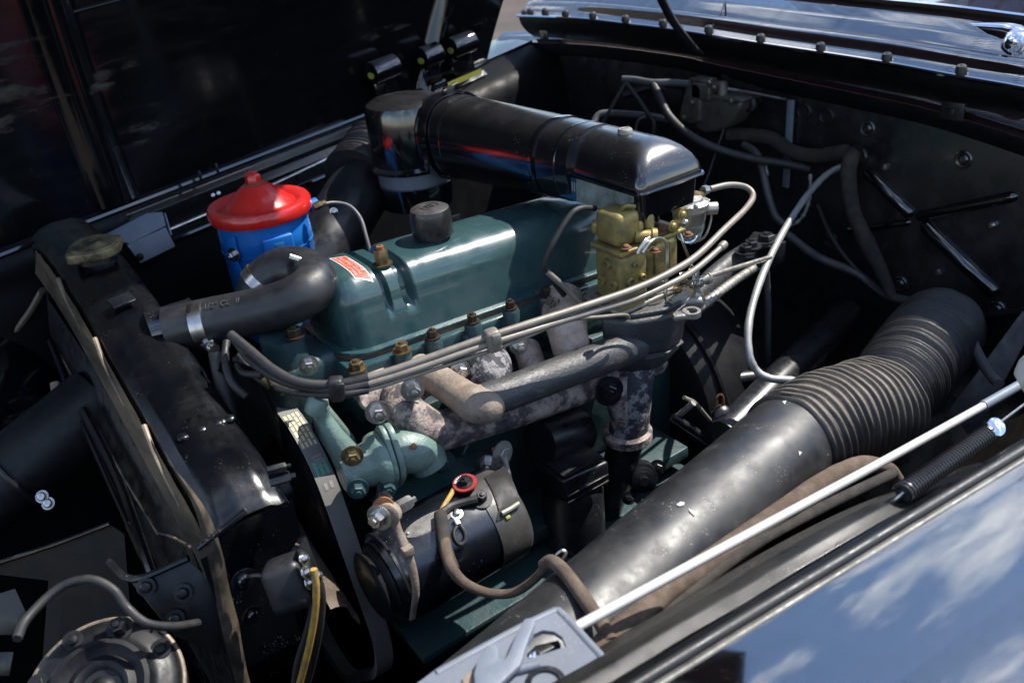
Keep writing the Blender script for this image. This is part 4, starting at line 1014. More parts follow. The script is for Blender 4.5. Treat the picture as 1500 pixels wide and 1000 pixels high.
part('cable_lug', join(lathe([(.0075, 0), (.0115, 0), (.0115, .007), (.0075, .007), (.0075, 0)], lg, Z_, 24), box(lg+V((-.012, .006, .002)), (.022, .014, .008), (V((.85, -.5, 0)).normalized(), V((.5, .85, 0)).normalized(), Z_), .002)), M_pot, im)
bolt(im, A(951, 440, z=zt+.006), Z_, .009, .010, M_iron, 1.3)
bolt(im, A(890, 455, z=zt+.004), Z_, .008, .009, M_iron, 1.2)
part('heat_pipe', tube([A(826, 432, y=-.07), A(802, 400, y=-.075), A(797, 388, y=-.08), A(808, 360, y=-.085), A(832, 320, y=-.085), A(848, 306, y=-.085), A(872, 305, y=-.08)], .0038, 10, 6), M_wire, im)
part('heat_pipe_end', tube([A(800, 397, y=-.076), A(826, 420, y=-.082), A(852, 446, y=-.09)], .0040, 10, 3), M_pipe, im)
# ================================================================== carburettor
cbx = thing('carburettor', 'olive gold two-bowl carburettor standing below the air cleaner box', 'carburettor', V((.36, -.10, -.015)))
K = A(910, 372, y=-.140)      # near front corner of the bowl cover joint
kx, ky, kz = K.x, K.y, K.z
def cbox(x0, x1, y0, y1, z0, z1, name, b=.004, m=M_gold, seg=3): return part(name, box(V((kx+(x0+x1)/2, ky+(y0+y1)/2, kz+(z0+z1)/2)), (x1-x0, y1-y0, z1-z0), None, b, seg), m, cbx)
zb = zt+.0075-kz
cbox(.0, .045, .0, .052, zb+.012, -.004, 'front_bowl', .008)
cbox(.003, .042, .003, .05, zb, zb+.016, 'bowl_base', .003)
cbox(-.003, .047, -.003, .054, -.004, .002, 'bowl_joint', .0015)
cbox(-.0022, .0462, -.0022, .0532, -.0062, -.0038, 'bowl_gasket', .0004, M_gasket, 1)
cbox(-.001, .0455, -.001, .0525, zb+.0155, zb+.0172, 'base_gasket', .0003, M_gasket, 1)
cbox(.0, .040, .004, .05, .002, .046, 'front_bowl_cover', .011, seg=4)
cbox(.046, .105, .006, .06, zb+.02, -.006, 'rear_bowl', .010, seg=4)
cbox(.043, .112, .002, .062, -.006, .000, 'rear_joint', .0018)
part('rear_bowl_foot', lathe([(.006, -.012), (.017, -.006), (.020, .006)], V((kx+.075, ky+.032, kz+zb+.02)), Z_, 24), M_gold, cbx)
cbox(.046, .10, .05, .100, zb, .030, 'main_body', .008)
cbox(.004, .03, .050, .062, .008, .026, 'side_chamber', .005)
part('throat', lathe([(.028, -.03), (.028, .02), (.033, .024), (.033, .032), (.029, .034)], V((kx+.070, ky+.055, kz+.012)), Z_, 36), M_gold, cbx)
for dx, dy in ((.040, .012), (.062, .018), (.052, .006)):
    part('boss_post', lathe([(.006, 0), (.0065, .022), (.0045, .026), (0, .027)], V((kx+dx, ky+dy, kz+(.002 if dx < .05 else .008))), Z_, 18), M_gold, cbx)
part('choke_horn', lathe([(.008, 0), (.009, .018), (.011, .020), (.011, .026), (.006, .027)], V((kx+.030, ky+.008, kz+.012)), V((.8, -.6, -.15)), 22), M_gold, cbx)
part('choke_lever', tube([A(938, 371, y=ky-.02), A(944, 358, y=ky-.022), A(952, 350, y=ky-.02)], [.0075, .006, .004], 12, 4, squash=(.5, 1)), M_steel, cbx)
part('pump_link', tube(PX([(941, 370, ky-.026), (953, 354, ky-.026), (966, 349, ky-.022), (976, 356, ky-.022), (977, 375, ky-.022), (976, 410, ky-.024), (975, 436, ky-.026), (984, 446, ky-.024)], 'y'), .0023, 10, 6), M_steel, cbx)
part('throttle_link', tube(PX([(986, 335, ky+.01), (996, 342, ky+.005), (1002, 360, ky), (1010, 380, ky), (1016, 398, ky)], 'y'), .0019, 8, 5), M_steel, cbx)
part('fast_idle_cam', prism([A(982, 330, y=ky), A(997, 312, y=ky), A(1004, 318, y=ky), A(1000, 330, y=ky), A(988, 342, y=ky)], V((0, .004, 0)), .0008), M_gold, cbx)
for px, py, yy, mm in ((999, 314, ky-.002, M_gold), (1003, 326, ky-.002, M_steel), (985, 331, ky-.002, M_gold)): bolt(cbx, A(px, py, y=yy), -Y_, .0045, .004, mm, 1.1, 'pin', dome=True)
for px, py, yy in ((917, 363, ky-.001), (960, 368, ky+.002), (1008, 344, ky+.02), (925, 323, ky+.01), (944, 340, ky+.02)):
    bolt(cbx, A(px, py, y=yy), Z_, .0042, .0035, M_gasket, 1.1, 'screw', dome=True)
part('wet_stain_plate', box(V((kx+.075, ky+.022, kz+.0013)), (.05, .03, .0015), None, .0006), M_rustred, cbx)
part('throttle_lever', prism([A(985, 437, y=ky-.015), A(1000, 425, y=ky-.015), A(1014, 432, y=ky-.015), A(1010, 456, y=ky-.015), A(996, 462, y=ky-.015), A(984, 452, y=ky-.015)], V((0, .004, 0)), .001), M_alu, cbx)
part('throttle_shaft', lathe([(.0055, -.01), (.0055, .02), (.004, .022)], A(1003, 442, y=ky-.012), V((.6, -.7, .1)), 14), M_alu, cbx)
part('return_spring', tube([A(1000, 400, y=ky-.01)+V((.0035*math.cos(k*.9), .0035*math.sin(k*.9), -.0006*k)) for k in range(50)], .0008, 6, 1), M_steel, cbx)
for px, py, yy, r in ((1014, 400, ky-.004, .006), (1020, 415, ky-.012, .0065), (998, 412, ky-.012, .005), (1006, 458, ky-.018, .0045), (990, 425, ky-.016, .004)):
    bolt(cbx, A(px, py, y=yy), V((.3, -1, .3)), r, .007, M_steel if r > .0055 else M_brass, 1.2, 'nut')
for dx, dz, r_ in ((.012, -.040, .006), (.032, -.040, .0045), (.020, -.020, .0035)):
    part('bowl_plug', lathe([(r_, 0), (r_, .003), (r_*.8, .004), (r_*.5, .0042), (r_*.4, .002), (0, .002)], V((kx+dx, ky-.0005, kz+dz)), -Y_, 18), M_gold, cbx)
for dy, dz in ((.014, -.045), (.036, -.045), (.025, -.02)):
    part('bowl_boss', lathe([(.007, 0), (.0065, .003), (.003, .0034), (.0028, .001), (0, .001)], V((kx-.0005, ky+dy, kz+dz)), -X_, 18), M_gold, cbx)
for dx in (.060, .085):
    part('body_rib', box(V((kx+dx, ky+.005, kz-.03)), (.003, .004, .035), None, .001), M_gold, cbx)
part('float_vent', tube([V((kx+.02, ky+.02, kz+.045)), V((kx+.021, ky+.012, kz+.052)), V((kx+.03, ky+.006, kz+.050))], .003, 10, 4), M_gold, cbx)
part('base_flange', box(V((kx+.05, ky+.045, zt+.010)), (.105, .085, .006), None, .002), M_alu, cbx)
# fuel pump / strainer with glass bowl
pp = thing('fuel_strainer', 'pale metal fuel strainer with glass bowl behind the carburettor', 'strainer', A(1008, 330, y=-.09))
po = A(1010, 300, y=-.085)
part('cover', lathe([(.024, -.006), (.0265, -.005), (.0265, .004), (.024, .006), (.018, .007), (.017, .010), (.006, .0125), (0, .0125)], po, Z_, 36), M_pot, pp)
part('body', lathe([(.014, -.03), (.019, -.028), (.0215, -.02), (.0235, -.006)], po, Z_, 32), M_pot, pp)
part('glass_bowl', lathe([(0, -.052), (.010, -.052), (.016, -.046), (.0205, -.030), (.0205, -.024)], po, Z_, 30), M_bowl, pp)
part('bail_wire', tube([po+V((.026, -.012, -.008)), po+V((.027, -.014, -.025)), po+V((.016, -.012, -.048)), po+V((0, 0, -.056))], .0016, 8, 5), M_steel, pp)
part('outlet_lug', lathe([(.006, 0), (.0085, 0), (.0085, .014), (.0048, .0145), (.0045, .008), (0, .008)], po+V((.020, -.012, -.008)), V((.8, -.55, -.05)), 20), M_pot, pp)
for k in range(5):
    a = 2*math.pi*k/5+.5; bolt(pp, po+V((math.cos(a)*.0225, math.sin(a)*.0225, .0055)), Z_, .0025, .002, M_steel, 1.2, 'screw', dome=True)
part('brass_union', lathe([(.006, 0), (.0075, .003), (.0075, .010), (.0055, .012), (.0055, .020)], po+V((.006, 0, .009)), A(1048, 277, y=-.085)-A(1022, 284, y=-.085), 6), M_brass, pp)
part('steel_union', lathe([(.0062, 0), (.0062, .008), (.0045, .009)], A(1030, 279, y=-.085), A(1048, 277, y=-.085)-A(1022, 284, y=-.085), 6), M_steel, pp)

# ================================================================== air cleaner
ac = thing('air_cleaner', 'long glossy black air cleaner with round drum and box end over the carburettor', 'air cleaner', V((.36, .1, .09)))
D0 = A(593, 160, z=.169)+V((0, 0, .016))
part('drum', lathe([(.0625, -.098), (.064, -.094), (.064, -.014), (.0605, -.004), (.050, .002), (.02, .0045), (0, .005)], D0, Z_, 56), M_cleaner, ac)
part('drum_lower', lathe([(.03, -.175), (.058, -.17), (.060, -.145), (.060, -.132), (.066, -.130)], D0, Z_, 52), M_gloss, ac)
part('grey_band', lathe([(.0575, -.134), (.0585, -.134), (.0585, -.104), (.0575, -.104)], D0, Z_, 52), M_grey, ac)
part('drum_lip', lathe([(.060, -.108), (.068, -.106), (.069, -.101), (.064, -.096)], D0, Z_, 52), M_gloss, ac)
# oval tube from drum to box
t0 = V((.358, .318, .130)); t1 = V((.384, -.008, .138))
tdv = (t1-t0); TL = tdv.length; td = tdv.normalized(); ts = td.cross(Z_).normalized(); tu = ts.cross(td)
def ovalsec(s, k_=1.0, n=44):
    P = []
    rx, rz = lerp(.059, .054, s)*k_, lerp(.063, .050, s)*k_
    for k in range(n):
        a = 2*math.pi*k/n; c, s_ = math.cos(a), math.sin(a); e = .82
        P.append(t0+td*TL*s+ts*rx*math.copysign(abs(c)**e, c)+tu*rz*math.copysign(abs(s_)**e, s_))
    return P
def loft(secs, capends=True):
    bm = bmesh.new(); R_ = [[bm.verts.new(p) for p in s] for s in secs]; n = len(R_[0])
    for a, b_ in zip(R_, R_[1:]):
        for k in range(n): bm.faces.new((a[k], a[(k+1) % n], b_[(k+1) % n], b_[k]))
    if capends: bm.faces.new(R_[0]); bm.faces.new(list(reversed(R_[-1])))
    bmesh.ops.recalc_face_normals(bm, faces=bm.faces); return bm
part('silencer_tube', loft([ovalsec(s/24) for s in range(-1, 25)]), M_cleaner, ac)
for s, k_, wd in ((.05, 1.07, .012), (.17, 1.012, .002), (.80, 1.04, .005), (.93, 1.012, .002)):
    part('clamp_band', loft([ovalsec(s-wd/TL, k_-.03), ovalsec(s-wd/TL, k_-.006), ovalsec(s-wd*.4/TL, k_), ovalsec(s+wd*.4/TL, k_), ovalsec(s+wd/TL, k_-.006), ovalsec(s+wd/TL, k_-.03)], False), M_gloss, ac)
ck_ = t0+td*TL*.06+tu*.068
part('clamp_ear', join(box(ck_, (.016, .010, .014), None, .001), lathe([(.003, -.016), (.003, .022)], ck_+V((0, 0, .004)), V((.9, .4, .1)), 10)), M_satin, ac)
# box over the carburettor
bx0, bx1, by0, by1, bzl = .338, .444, -.142, .02, .139
def rrect(x0, x1, y0, y1, z, r, n=6):
    P = []
    for cx, cy, a0 in ((x0+r, y0+r, math.pi), (x1-r, y0+r, 1.5*math.pi), (x1-r, y1-r, 0), (x0+r, y1-r, .5*math.pi)):
        for k in range(n+1): a = a0+math.pi/2*k/n; P.append(V((cx+r*math.cos(a), cy+r*math.sin(a), z)))
    return P
def off_(o, z, r): return rrect(bx0-o, bx1+o, by0-o, by1+o*.2, z, r)
secs = [off_(.001, bzl, .010), off_(.001, bzl+.005, .010), off_(-.0015, bzl+.014, .011), off_(-.006, bzl+.024, .014), off_(-.014, bzl+.034, .018), off_(-.024, bzl+.041, .020), off_(-.036, bzl+.045, .016), off_(-.048, bzl+.0465, .004)]
part('box_lid', loft(secs), M_cleaner, ac, 50)
part('box_lip', loft([off_(.0005, bzl-.003, .011), off_(.0035, bzl-.003, .012), off_(.0045, bzl-.001, .012), off_(.0035, bzl+.0008, .012), off_(.0005, bzl+.0008, .011)], False), M_gloss, ac)
part('box_lower', loft([off_(-.012, bzl-.042, .012), off_(-.005, bzl-.038, .012), off_(-.003, bzl-.003, .012)]), M_gloss, ac)
part('lid_nut', join(lathe([(.0095, 0), (.0095, .004), (.008, .006), (0, .006)], V((.392, -.058, bzl+.046)), Z_, 20), box(V((.392, -.058, bzl+.0525)), (.012, .0015, .0015), None, 0)), M_alu, ac)
part('neck', lathe([(.034, -.03), (.034, -.002), (.040, .0)], V((kx+.070, ky+.055, bzl-.036)), Z_, 36), M_gloss, ac)
# decal on the box's front face
dy0, dy1, dz0, dz1 = -.130, .012, bzl-.036, bzl-.006
xf = bx0+.0015
def dq(y0, y1, z0, z1, m_, name, off, par):
    bm = bmesh.new(); vs = [bm.verts.new(V((xf+.0028-off-(z-bzl)*-.05-.0035, y, z))) for y, z in ((y0, z0), (y1, z0), (y1, z1), (y0, z1))]
    bm.faces.new(vs); bmesh.ops.solidify(bm, geom=bm.faces[:], thickness=.0002); bmesh.ops.recalc_face_normals(bm, faces=bm.faces); return part(name, bm, m_, par)
dec = dq(dy0, dy1-.035, dz0, dz1, M_decals, 'decal', .0006, ac)
dq(dy1-.035, dy1, dz0, dz1, M_decalb, 'decal_blue_end', .0006, dec)
part('decal_lettering', text_bm('J III', .018, V((xf-.0035, dy1-.028, (dz0+dz1)/2+.003)), -Y_, Z_, .0003), M_printgrey, dec)

# ================================================================== oil filter canister
of = thing('oil_filter_canister', 'blue oil filter canister with bright red domed lid', 'oil filter', V((.06, .35, -.12)))
OF = A(381, 306, z=.083)
part('canister', lathe([(.055, -.20), (.062, -.19), (.0655, -.10), (.066, -.05), (.067, -.048), (.067, -.03), (.0665, -.028), (.0665, .0), (.05, .002)], OF, Z_, 64), M_blue, of)
lid = part('lid', lathe([(.066, -.006), (.0735, -.006), (.0748, -.002), (.0748, .008), (.072, .0125), (.066, .0135), (.058, .0115), (.0525, .0075), (.050, .0085), (.047, .0105), (.036, .022), (.024, .033), (.019, .037), (.0165, .0385), (0, .0385)], OF, Z_, 72), M_red, of)
part('lid_washer', lathe([(.0145, .0385), (.0145, .0405), (.012, .041)], OF, Z_, 30), M_gasket, lid)
part('lid_bolt', join(lathe([(.0115, .0405), (.0115, .050), (.0100, .052)], OF, Z_, 6), lathe([(.0085, .05), (.0085, .055), (.007, .056), (0, .056)], OF, Z_, 4)), M_red, lid)
def ofp(px, py, off):
    d = ray(px, py).normalized(); a = d.x**2+d.y**2; w_ = CAM-OF; b_ = 2*(w_.x*d.x+w_.y*d.y); c = w_.x**2+w_.y**2-(.0665+off)**2
    t = (-b_-math.sqrt(max(0, b_*b_-4*a*c)))/(2*a); p = CAM+d*t; n_ = V((p.x-OF.x, p.y-OF.y, 0)).normalized(); return p, n_
p, nn = ofp(346, 371, .001); side = Z_.cross(nn)
part('strap_ear', prism([ofp(x, y, .003)[0] for x, y in ((333, 350), (344, 346), (349, 365), (350, 385), (362, 408), (370, 425), (353, 425), (344, 392), (334, 372))], nn*.003, .001), M_blue, of)
bolt(of, p+nn*.004, nn, .006, .010, M_steel, 1.2)
p, nn = ofp(408, 362, .0); side = Z_.cross(nn)
clp = part('strap_clip', box(p+nn*.003, (.044, .010, .036), (side, nn, Z_), .003, 3), M_blue, of)
part('clip_slot', box(p+nn*.0078+V((0, 0, -.001)), (.014, .002, .020), (side, nn, Z_), .0005), M_decalb, clp)
part('band_seam', lathe([(.0668, -.052), (.0676, -.052), (.0676, -.050), (.0668, -.050)], OF, Z_, 60), M_blue, of)
part('side_union', lathe([(.009, -.004), (.009, .010), (.006, .011)], ofp(452, 302, -.003)[0]+V((.004, 0, 0)), V((.9, .05, .1)), 16), M_blue, of)
ol = thing('oil_line', 'thin grey oil line with brass fitting curving behind the filter', 'oil line', A(520, 330, y=.3)-V((0, 0, .05)))
part('fitting', lathe([(.0045, 0), (.006, .003), (.006, .012), (.004, .014), (.004, .020)], A(459, 304, y=.30), V((.9, .05, .12)), 6), M_brass, ol)
part('line', tube(PX([(470, 300, .30), (490, 297, .30), (512, 302, .29), (528, 320, .27), (536, 345, .25), (544, 375, .23)], 'y'), .0030, 10, 6), M_wireg, ol)

# dark duct behind the filter
fd = thing('far_air_duct', 'dusty black air duct sloping down behind the blue filter', 'duct', A(500, 340, y=.45)-V((0, 0, .1)))
part('tube', tube([A(400, 480, y=.36), A(468, 380, y=.38), A(505, 315, y=.42), A(545, 250, y=.47)], .052, 30, 8), M_satin, fd)
part('ribbed_end', tube([A(520, 262, y=.455), A(536, 240, y=.485), A(552, 218, y=.52)], .054, 30, 16, rfun=lambda L, t: 1+.05*math.sin(L*700)), M_rubber, fd)
bolt(fd, A(489, 310, y=.375), V((-.2, -.8, .6)), .004, .003, M_steel, 1.1, dome=True)

# ================================================================== fuel lines
LC = thing('fuel_line', 'upper dusty grey fuel pipe sweeping along the engine into the strainer', 'fuel pipe', A(700, 520, y=-.15)-V((0, 0, .03)))
l1 = PX([(338, 490, .02), (365, 512, -.01), (400, 541, -.05), (440, 560, -.08), (492, 563, -.10), (540, 553, -.115), (620, 527, -.135), (722, 491, -.155), (860, 447, -.175), (930, 423, -.182), (980, 400, -.182), (1020, 375, -.175), (1062, 335, -.155), (1092, 306, -.13), (1103, 287, -.11), (1092, 274, -.095), (1068, 271, -.088), (1040, 277, -.085)], 'y')
part('pipe', tube(l1[4:], [.0043]*14, 12, 8, rfun=lambda L, t: 1+.05*noise.noise(V((L*35, 0, 1)))), M_pipe, LC)
part('rubber_lead', tube(l1[:6], .0054, 12, 7), M_wire, LC)
LD = thing('vacuum_line', 'lower dusty grey pipe alongside, ending cut off past the carburettor', 'vacuum pipe', A(700, 540, y=-.15)-V((0, 0, .03)))
l2 = PX([(345, 498, .03), (370, 530, -.01), (420, 560, -.06), (492, 571, -.103), (540, 562, -.118), (620, 537, -.138), (722, 502, -.158), (860, 459, -.176), (930, 438, -.183), (985, 414, -.185), (1015, 397, -.182), (1040, 377, -.175), (1062, 357, -.168)], 'y')
part('pipe', tube(l2[3:], .0040, 12, 8, rfun=lambda L, t: 1+.05*noise.noise(V((L*35, 4, 1)))), M_pipe, LD)
part('flared_end', lathe([(.0044, -.012), (.0054, -.010), (.0054, -.002), (.0048, 0), (.0030, .0002), (.0028, -.004), (0, -.004)], l2[-1], l2[-1]-l2[-2], 14), M_pipe, LD)
part('rubber_lead', tube(l2[:5], .0050, 12, 7), M_wire, LD)
LE = thing('thin_vacuum_line', 'thinnest lowest grey pipe of the bundle ending near the riser', 'vacuum pipe', A(700, 550, y=-.15)-V((0, 0, .03)))
l3 = PX([(350, 520, .03), (380, 555, -.01), (430, 574, -.06), (492, 578, -.106), (540, 571, -.12), (620, 546, -.138), (700, 520, -.155), (760, 498, -.16), (830, 470, -.165), (880, 464, -.168), (915, 461, -.165), (921, 466, -.16)], 'y')
part('pipe', tube(l3[3:], .0022, 10, 8), M_pipe, LE)
part('rubber_lead', tube(l3[:5], .0042, 12, 7), M_wire, LE)
for px, py, yy, mm, nm in ((493, 569, -.106, M_rubber, 'black rubber clip binding the pipes near the hose'), (722, 498, -.160, M_pipe, 'grey clip binding the pipes at mid engine')):
    cpt = A(px, py, y=yy); dd = (l1[7]-l1[6]).normalized() if px > 600 else (l1[5]-l1[3]).normalized()
    u_ = (Z_-dd*Z_.dot(dd)).normalized(); s_ = dd.cross(u_)
    kp = thing('pipe_clip', nm, 'clip', cpt-V((0, 0, .01)), 'clips on the pipe bundle')
    part('saddle', box(cpt, (.016, .016, .026), (dd, s_, u_), .004, 3), mm, kp)
    part('tongue', box(cpt+u_*.004+V((0, -.009, 0)), (.010, .006, .014), (dd, s_, u_), .002), mm, kp)
for k, pts in enumerate((((332, 500, .04), (330, 530, .02), (340, 560, .0), (360, 580, -.01)), ((345, 525, .02), (355, 545, 0), (385, 548, -.03)), ((318, 515, .05), (330, 580, .03), (345, 640, .02)))):
    solo('loose_lead', tube(PX(pts, 'y'), (.0045, .004, .010)[k], 10, 6), M_wire, ('short black lead dropping behind the radiator tank', 'small black lead looping below the hose', 'thick black hose hanging between radiator and engine')[k], 'cable')
solo('brass_sender', lathe([(.008, 0), (.010, .004), (.010, .014), (.007, .016), (.007, .028), (.004, .03), (0, .03)], A(388, 548, y=-.02), V((.5, -.3, -.9)), 20), M_brass, 'small brass sender fitting below the black pipe leads', 'sender')
# ================================================================== throttle linkage, rear engine mount
tl = thing('throttle_linkage', 'bright throttle rod with ball sleeve running to the firewall bracket', 'linkage', A(1060, 410, y=-.14)-V((0, 0, .03)))
part('rod', tube([A(1018, 414, y=-.150), A(1040, 404, y=-.14), A(1128, 377, y=-.10)], .0036, 12, 4), M_pot, tl)
part('sleeve', lathe([(.004, 0), (.0065, .002), (.0065, .038), (.0085, .039), (.0085, .043), (.004, .044)], A(1012, 416, y=-.15), A(1075, 393, y=-.125)-A(1012, 416, y=-.15), 18), M_pot, tl)
part('bell_casting', tube([A(1008, 430, y=-.12), A(1016, 440, y=-.12), A(1010, 458, y=-.12)], [.012, .016, .012], 18, 5), M_pot, tl)
part('coil_spring', tube([A(1022, 452, y=-.13), A(1075, 412, y=-.09), A(1118, 384, y=-.06)], .0062, 12, 40, rfun=lambda L, t: 1+.16*math.sin(L*1500)), M_alu, tl)
rm = thing('bell_crank_bracket', 'dark bracket arm with three bolts behind the carburettor', 'bracket', A(1090, 400, y=-.04)-V((0, 0, .05)))
part('arm', tube([A(1010, 450, y=-.06), A(1045, 415, y=-.05), A(1075, 390, y=-.04), A(1105, 368, y=-.03)], [.024, .026, .026, .022], 20, 6, squash=(.7, 1)), M_iron, rm)
part('plate', box(A(1112, 365, y=-.045), (.09, .05, .012), (V((.9, .35, .1)).normalized(), V((-.35, .93, 0)).normalized(), Z_), .003), M_satin, rm)
part('fold', box(A(1140, 372, y=-.06), (.03, .004, .035), None, .001), M_satin, rm)
for px, py, r in ((1122, 353, .012), (1100, 362, .010), (1092, 369, .010)): bolt(rm, A(px, py, y=-.06), Z_, r, .009, M_satin, 1.1)
part('stay_rod', tube([A(1122, 390, y=-.06), A(1125, 450, y=-.06), A(1124, 530, y=-.05)], .005, 10, 3), M_wireg, rm)
# steering column and lower pipes, deep in shade
scn = thing('steering_column', 'dark steering column tube slanting down beside the bellows', 'steering column', A(1170, 560, x=.7)-V((0, 0, .05)))
part('tube', tube([A(1060, 640, x=.45), A(1140, 560, x=.6), A(1180, 520, x=.7), A(1240, 460, x=.9)], .026, 26, 4), M_satin, scn)
part('cross_tube', tube([A(1060, 558, y=-.08), A(1110, 552, y=-.10), A(1170, 545, y=-.12)], .013, 16, 3), M_satin, scn)
bh = thing('bell_housing', 'dark teal round bell housing edge behind the engine', 'bell housing', V((.62, .05, -.4)))
part('housing', lathe([(.16, -.04), (.175, -.03), (.18, 0), (.18, .02), (.15, .12), (.1, .16)], V((.53, .06, -.30)), X_, 48), M_deep, bh)
part('rim', ring(V((.53, .06, -.30)), X_, .18, .006, 60, 8), M_deep, bh)
# oil pump / filter housing low on the block
fh = thing('block_side_housing', 'black finned housing with capped cylinder low on the engine side', 'housing', A(830, 800, y=-.12)-V((0, 0, .05)))
c0 = A(836, 690, y=-.12)
part('cap_box', box(c0, (.075, .065, .035), (V((.96, -.05, -.05)).normalized(), Y_, Z_), .004, 3), M_satin, fh)
part('cap_lid', box(c0+V((0, 0, .021)), (.066, .06, .006), None, .002), M_satin, fh)
part('cap_fin', box(c0+V((0, -.034, -.004)), (.07, .004, .003), None, .0008), M_satin, fh)
part('cap_fin', box(c0+V((0, -.034, -.014)), (.07, .004, .003), None, .0008), M_satin, fh)
part('cylinder', lathe([(.042, -.20), (.042, -.03), (.036, -.022), (.034, -.014)], c0, Z_, 36), M_satin, fh)
part('dome', tube([A(790, 650, y=-.09), A(850, 630, y=-.08)], .03, 20, 2), M_satin, fh)
# switch cluster right of the exhaust pipe
sw = thing('starter_switch', 'small dark round switch with copper wire below the linkage', 'switch', A(945, 700, y=-.14)-V((0, 0, .03)))
so_ = A(942, 700, y=-.15); sax = V((-.55, -.75, .35))
part('insulator', lathe([(.021, -.02), (.021, 0), (.016, .001), (.016, .005), (.012, .006), (.012, .010), (.006, .011), (.006, .018), (0, .018)], so_, sax, 28), M_satin, sw)
bolt(sw, A(963, 684, y=-.15), sax, .007, .008, M_satin, 1.1)
bolt(sw, A(921, 729, y=-.15), sax, .006, .01, M_satin, 1.1)
lk = thing('shift_linkage', 'thin grey cross-shaped linkage levers below the intake riser', 'linkage', A(1030, 600, y=-.12)-V((0, 0, .03)))
part('lever', tube([A(1002, 582, y=-.13), A(1018, 590, y=-.13), A(1034, 608, y=-.13), A(1040, 615, y=-.13)], .003, 8, 4), M_alu, lk)
part('pin', tube([A(992, 610, y=-.12), A(1016, 590, y=-.14)], .0045, 10, 2), M_alu, lk)
part('shaft', tube([A(985, 610, y=-.12), A(1030, 640, y=-.15), A(1068, 668, y=-.17)], .0065, 10, 3), M_satin, lk)
cs = thing('stop_switch', 'small dark switch with a copper wire loop near the bellows', 'switch', A(1055, 605, y=-.16)-V((0, 0, .02)))
part('body', lathe([(.012, -.01), (.014, 0), (.012, .008), (.006, .012), (0, .012)], A(1056, 606, y=-.16), V((-.3, -.5, .8)), 20), M_satin, cs)
part('wire_loop', tube([A(1050, 592, y=-.16), A(1051, 580, y=-.16), A(1058, 579, y=-.16), A(1060, 596, y=-.16)], .0018, 8, 6), M_copper, cs)

# ================================================================== big air duct and bellows
du = thing('heater_air_duct', 'large dusty black duct tube running down to the front, near side', 'duct', A(1000, 860, d=.86)-V((0, 0, .05)))
d_hi, d_lo = A(1168, 642, d=1.0), A(760, 1013, d=.72); dv = d_hi-d_lo
bmd = tube([d_lo-dv*.45, d_lo, d_lo.lerp(d_hi, .5), d_hi], .0555, 56, 30)
for v in bmd.verts:
    k = noise.noise(v.co*17)*.0011+noise.noise(v.co*45)*.0003; v.co += V((k*.3, -k, k))
part('tube', bmd, M_duct, du, 60)
part('end_rim', ring(d_hi-dv.normalized()*.003, dv, .0555, .0022, 48, 8), M_duct, du)
def ductp(px, py, off=.0011):
    o, d = CAM, ray(px, py).normalized(); ax = dv.normalized(); w0 = o-d_lo
    a_ = d-ax*d.dot(ax); b_ = w0-ax*w0.dot(ax); A_ = a_.dot(a_); B_ = 2*a_.dot(b_); C_ = b_.dot(b_)-(.0555+off)**2
    return o+d*((-B_-math.sqrt(max(0, B_*B_-4*A_*C_)))/(2*A_))
for poly in (((991, 738), (997, 734), (1003, 735), (1002, 739), (996, 741), (993, 740)), ((1009, 744), (1014, 747), (1020, 751), (1017, 755), (1013, 751), (1010, 748)), ((1146, 588), (1152, 586), (1150, 592)), ((1170, 660), (1175, 662), (1171, 667))):
    bm = bmesh.new(); bm.faces.new([bm.verts.new(ductp(*p)) for p in poly]); bmesh.ops.solidify(bm, geom=bm.faces[:], thickness=.0003)
    part('paint_chip', bm, M_white, du)
bl = thing('ribbed_bellows', 'thick ribbed black bellows hose bending up to the firewall', 'bellows hose', A(1300, 640, d=1.1)-V((0, 0, .08)))
def bellows_bm(pts, rr, seg, sub, period, amp, sharp, wob, seed):
    P = catmull(pts, 10); tot = sum((b-a).length for a, b in zip(P, P[1:]))
    def f(L, t):
        w_ = .5+.5*math.sin((L+.0016*noise.noise(V((L*60, seed, 0))))/period*2*math.pi)
        return 1+amp*(w_**sharp)-amp*.3
    bm = tube(pts, rr, seg, sub, rfun=f)
    for v in bm.verts:
        k = noise.noise(v.co*52+V((seed, 0, 0))); k2 = noise.noise(v.co*24+V((0, seed, 0)))
        v.co += V((k*.5+k2, k*.4, k*.5+k2*.8))*wob
    return bm
b1p = [d_hi-dv.normalized()*.022, A(1196, 630, d=1.02), A(1232, 616, d=1.045), A(1268, 604, d=1.07), A(1292, 594, d=1.09)]
part('near_section', bellows_bm(b1p, [.0572, .0605, .0615, .0620, .0600], 72, 60, .0118, .085, 2.6, .0022, 3), M_bellow_lit, bl, 80, label='dusty coarse front section coloured sunlit tan')
b2p = [A(1262, 606, d=1.075), A(1290, 590, d=1.11), A(1314, 562, d=1.165), A(1338, 530, d=1.23), A(1360, 502, d=1.30), A(1376, 482, d=1.37)]
part('far_section', bellows_bm(b2p, [.046, .051, .056, .060, .0625, .0630], 72, 70, .0082, .075, 2.2, .0018, 9), M_bellow_shade, bl, 80)
part('torn_edge', tube([d_hi+V((-.028+.012*k, -.01-.002*k, .052-.002*k+.002*(k % 2))) for k in range(4)], .0025, 6, 3), M_bright, bl)

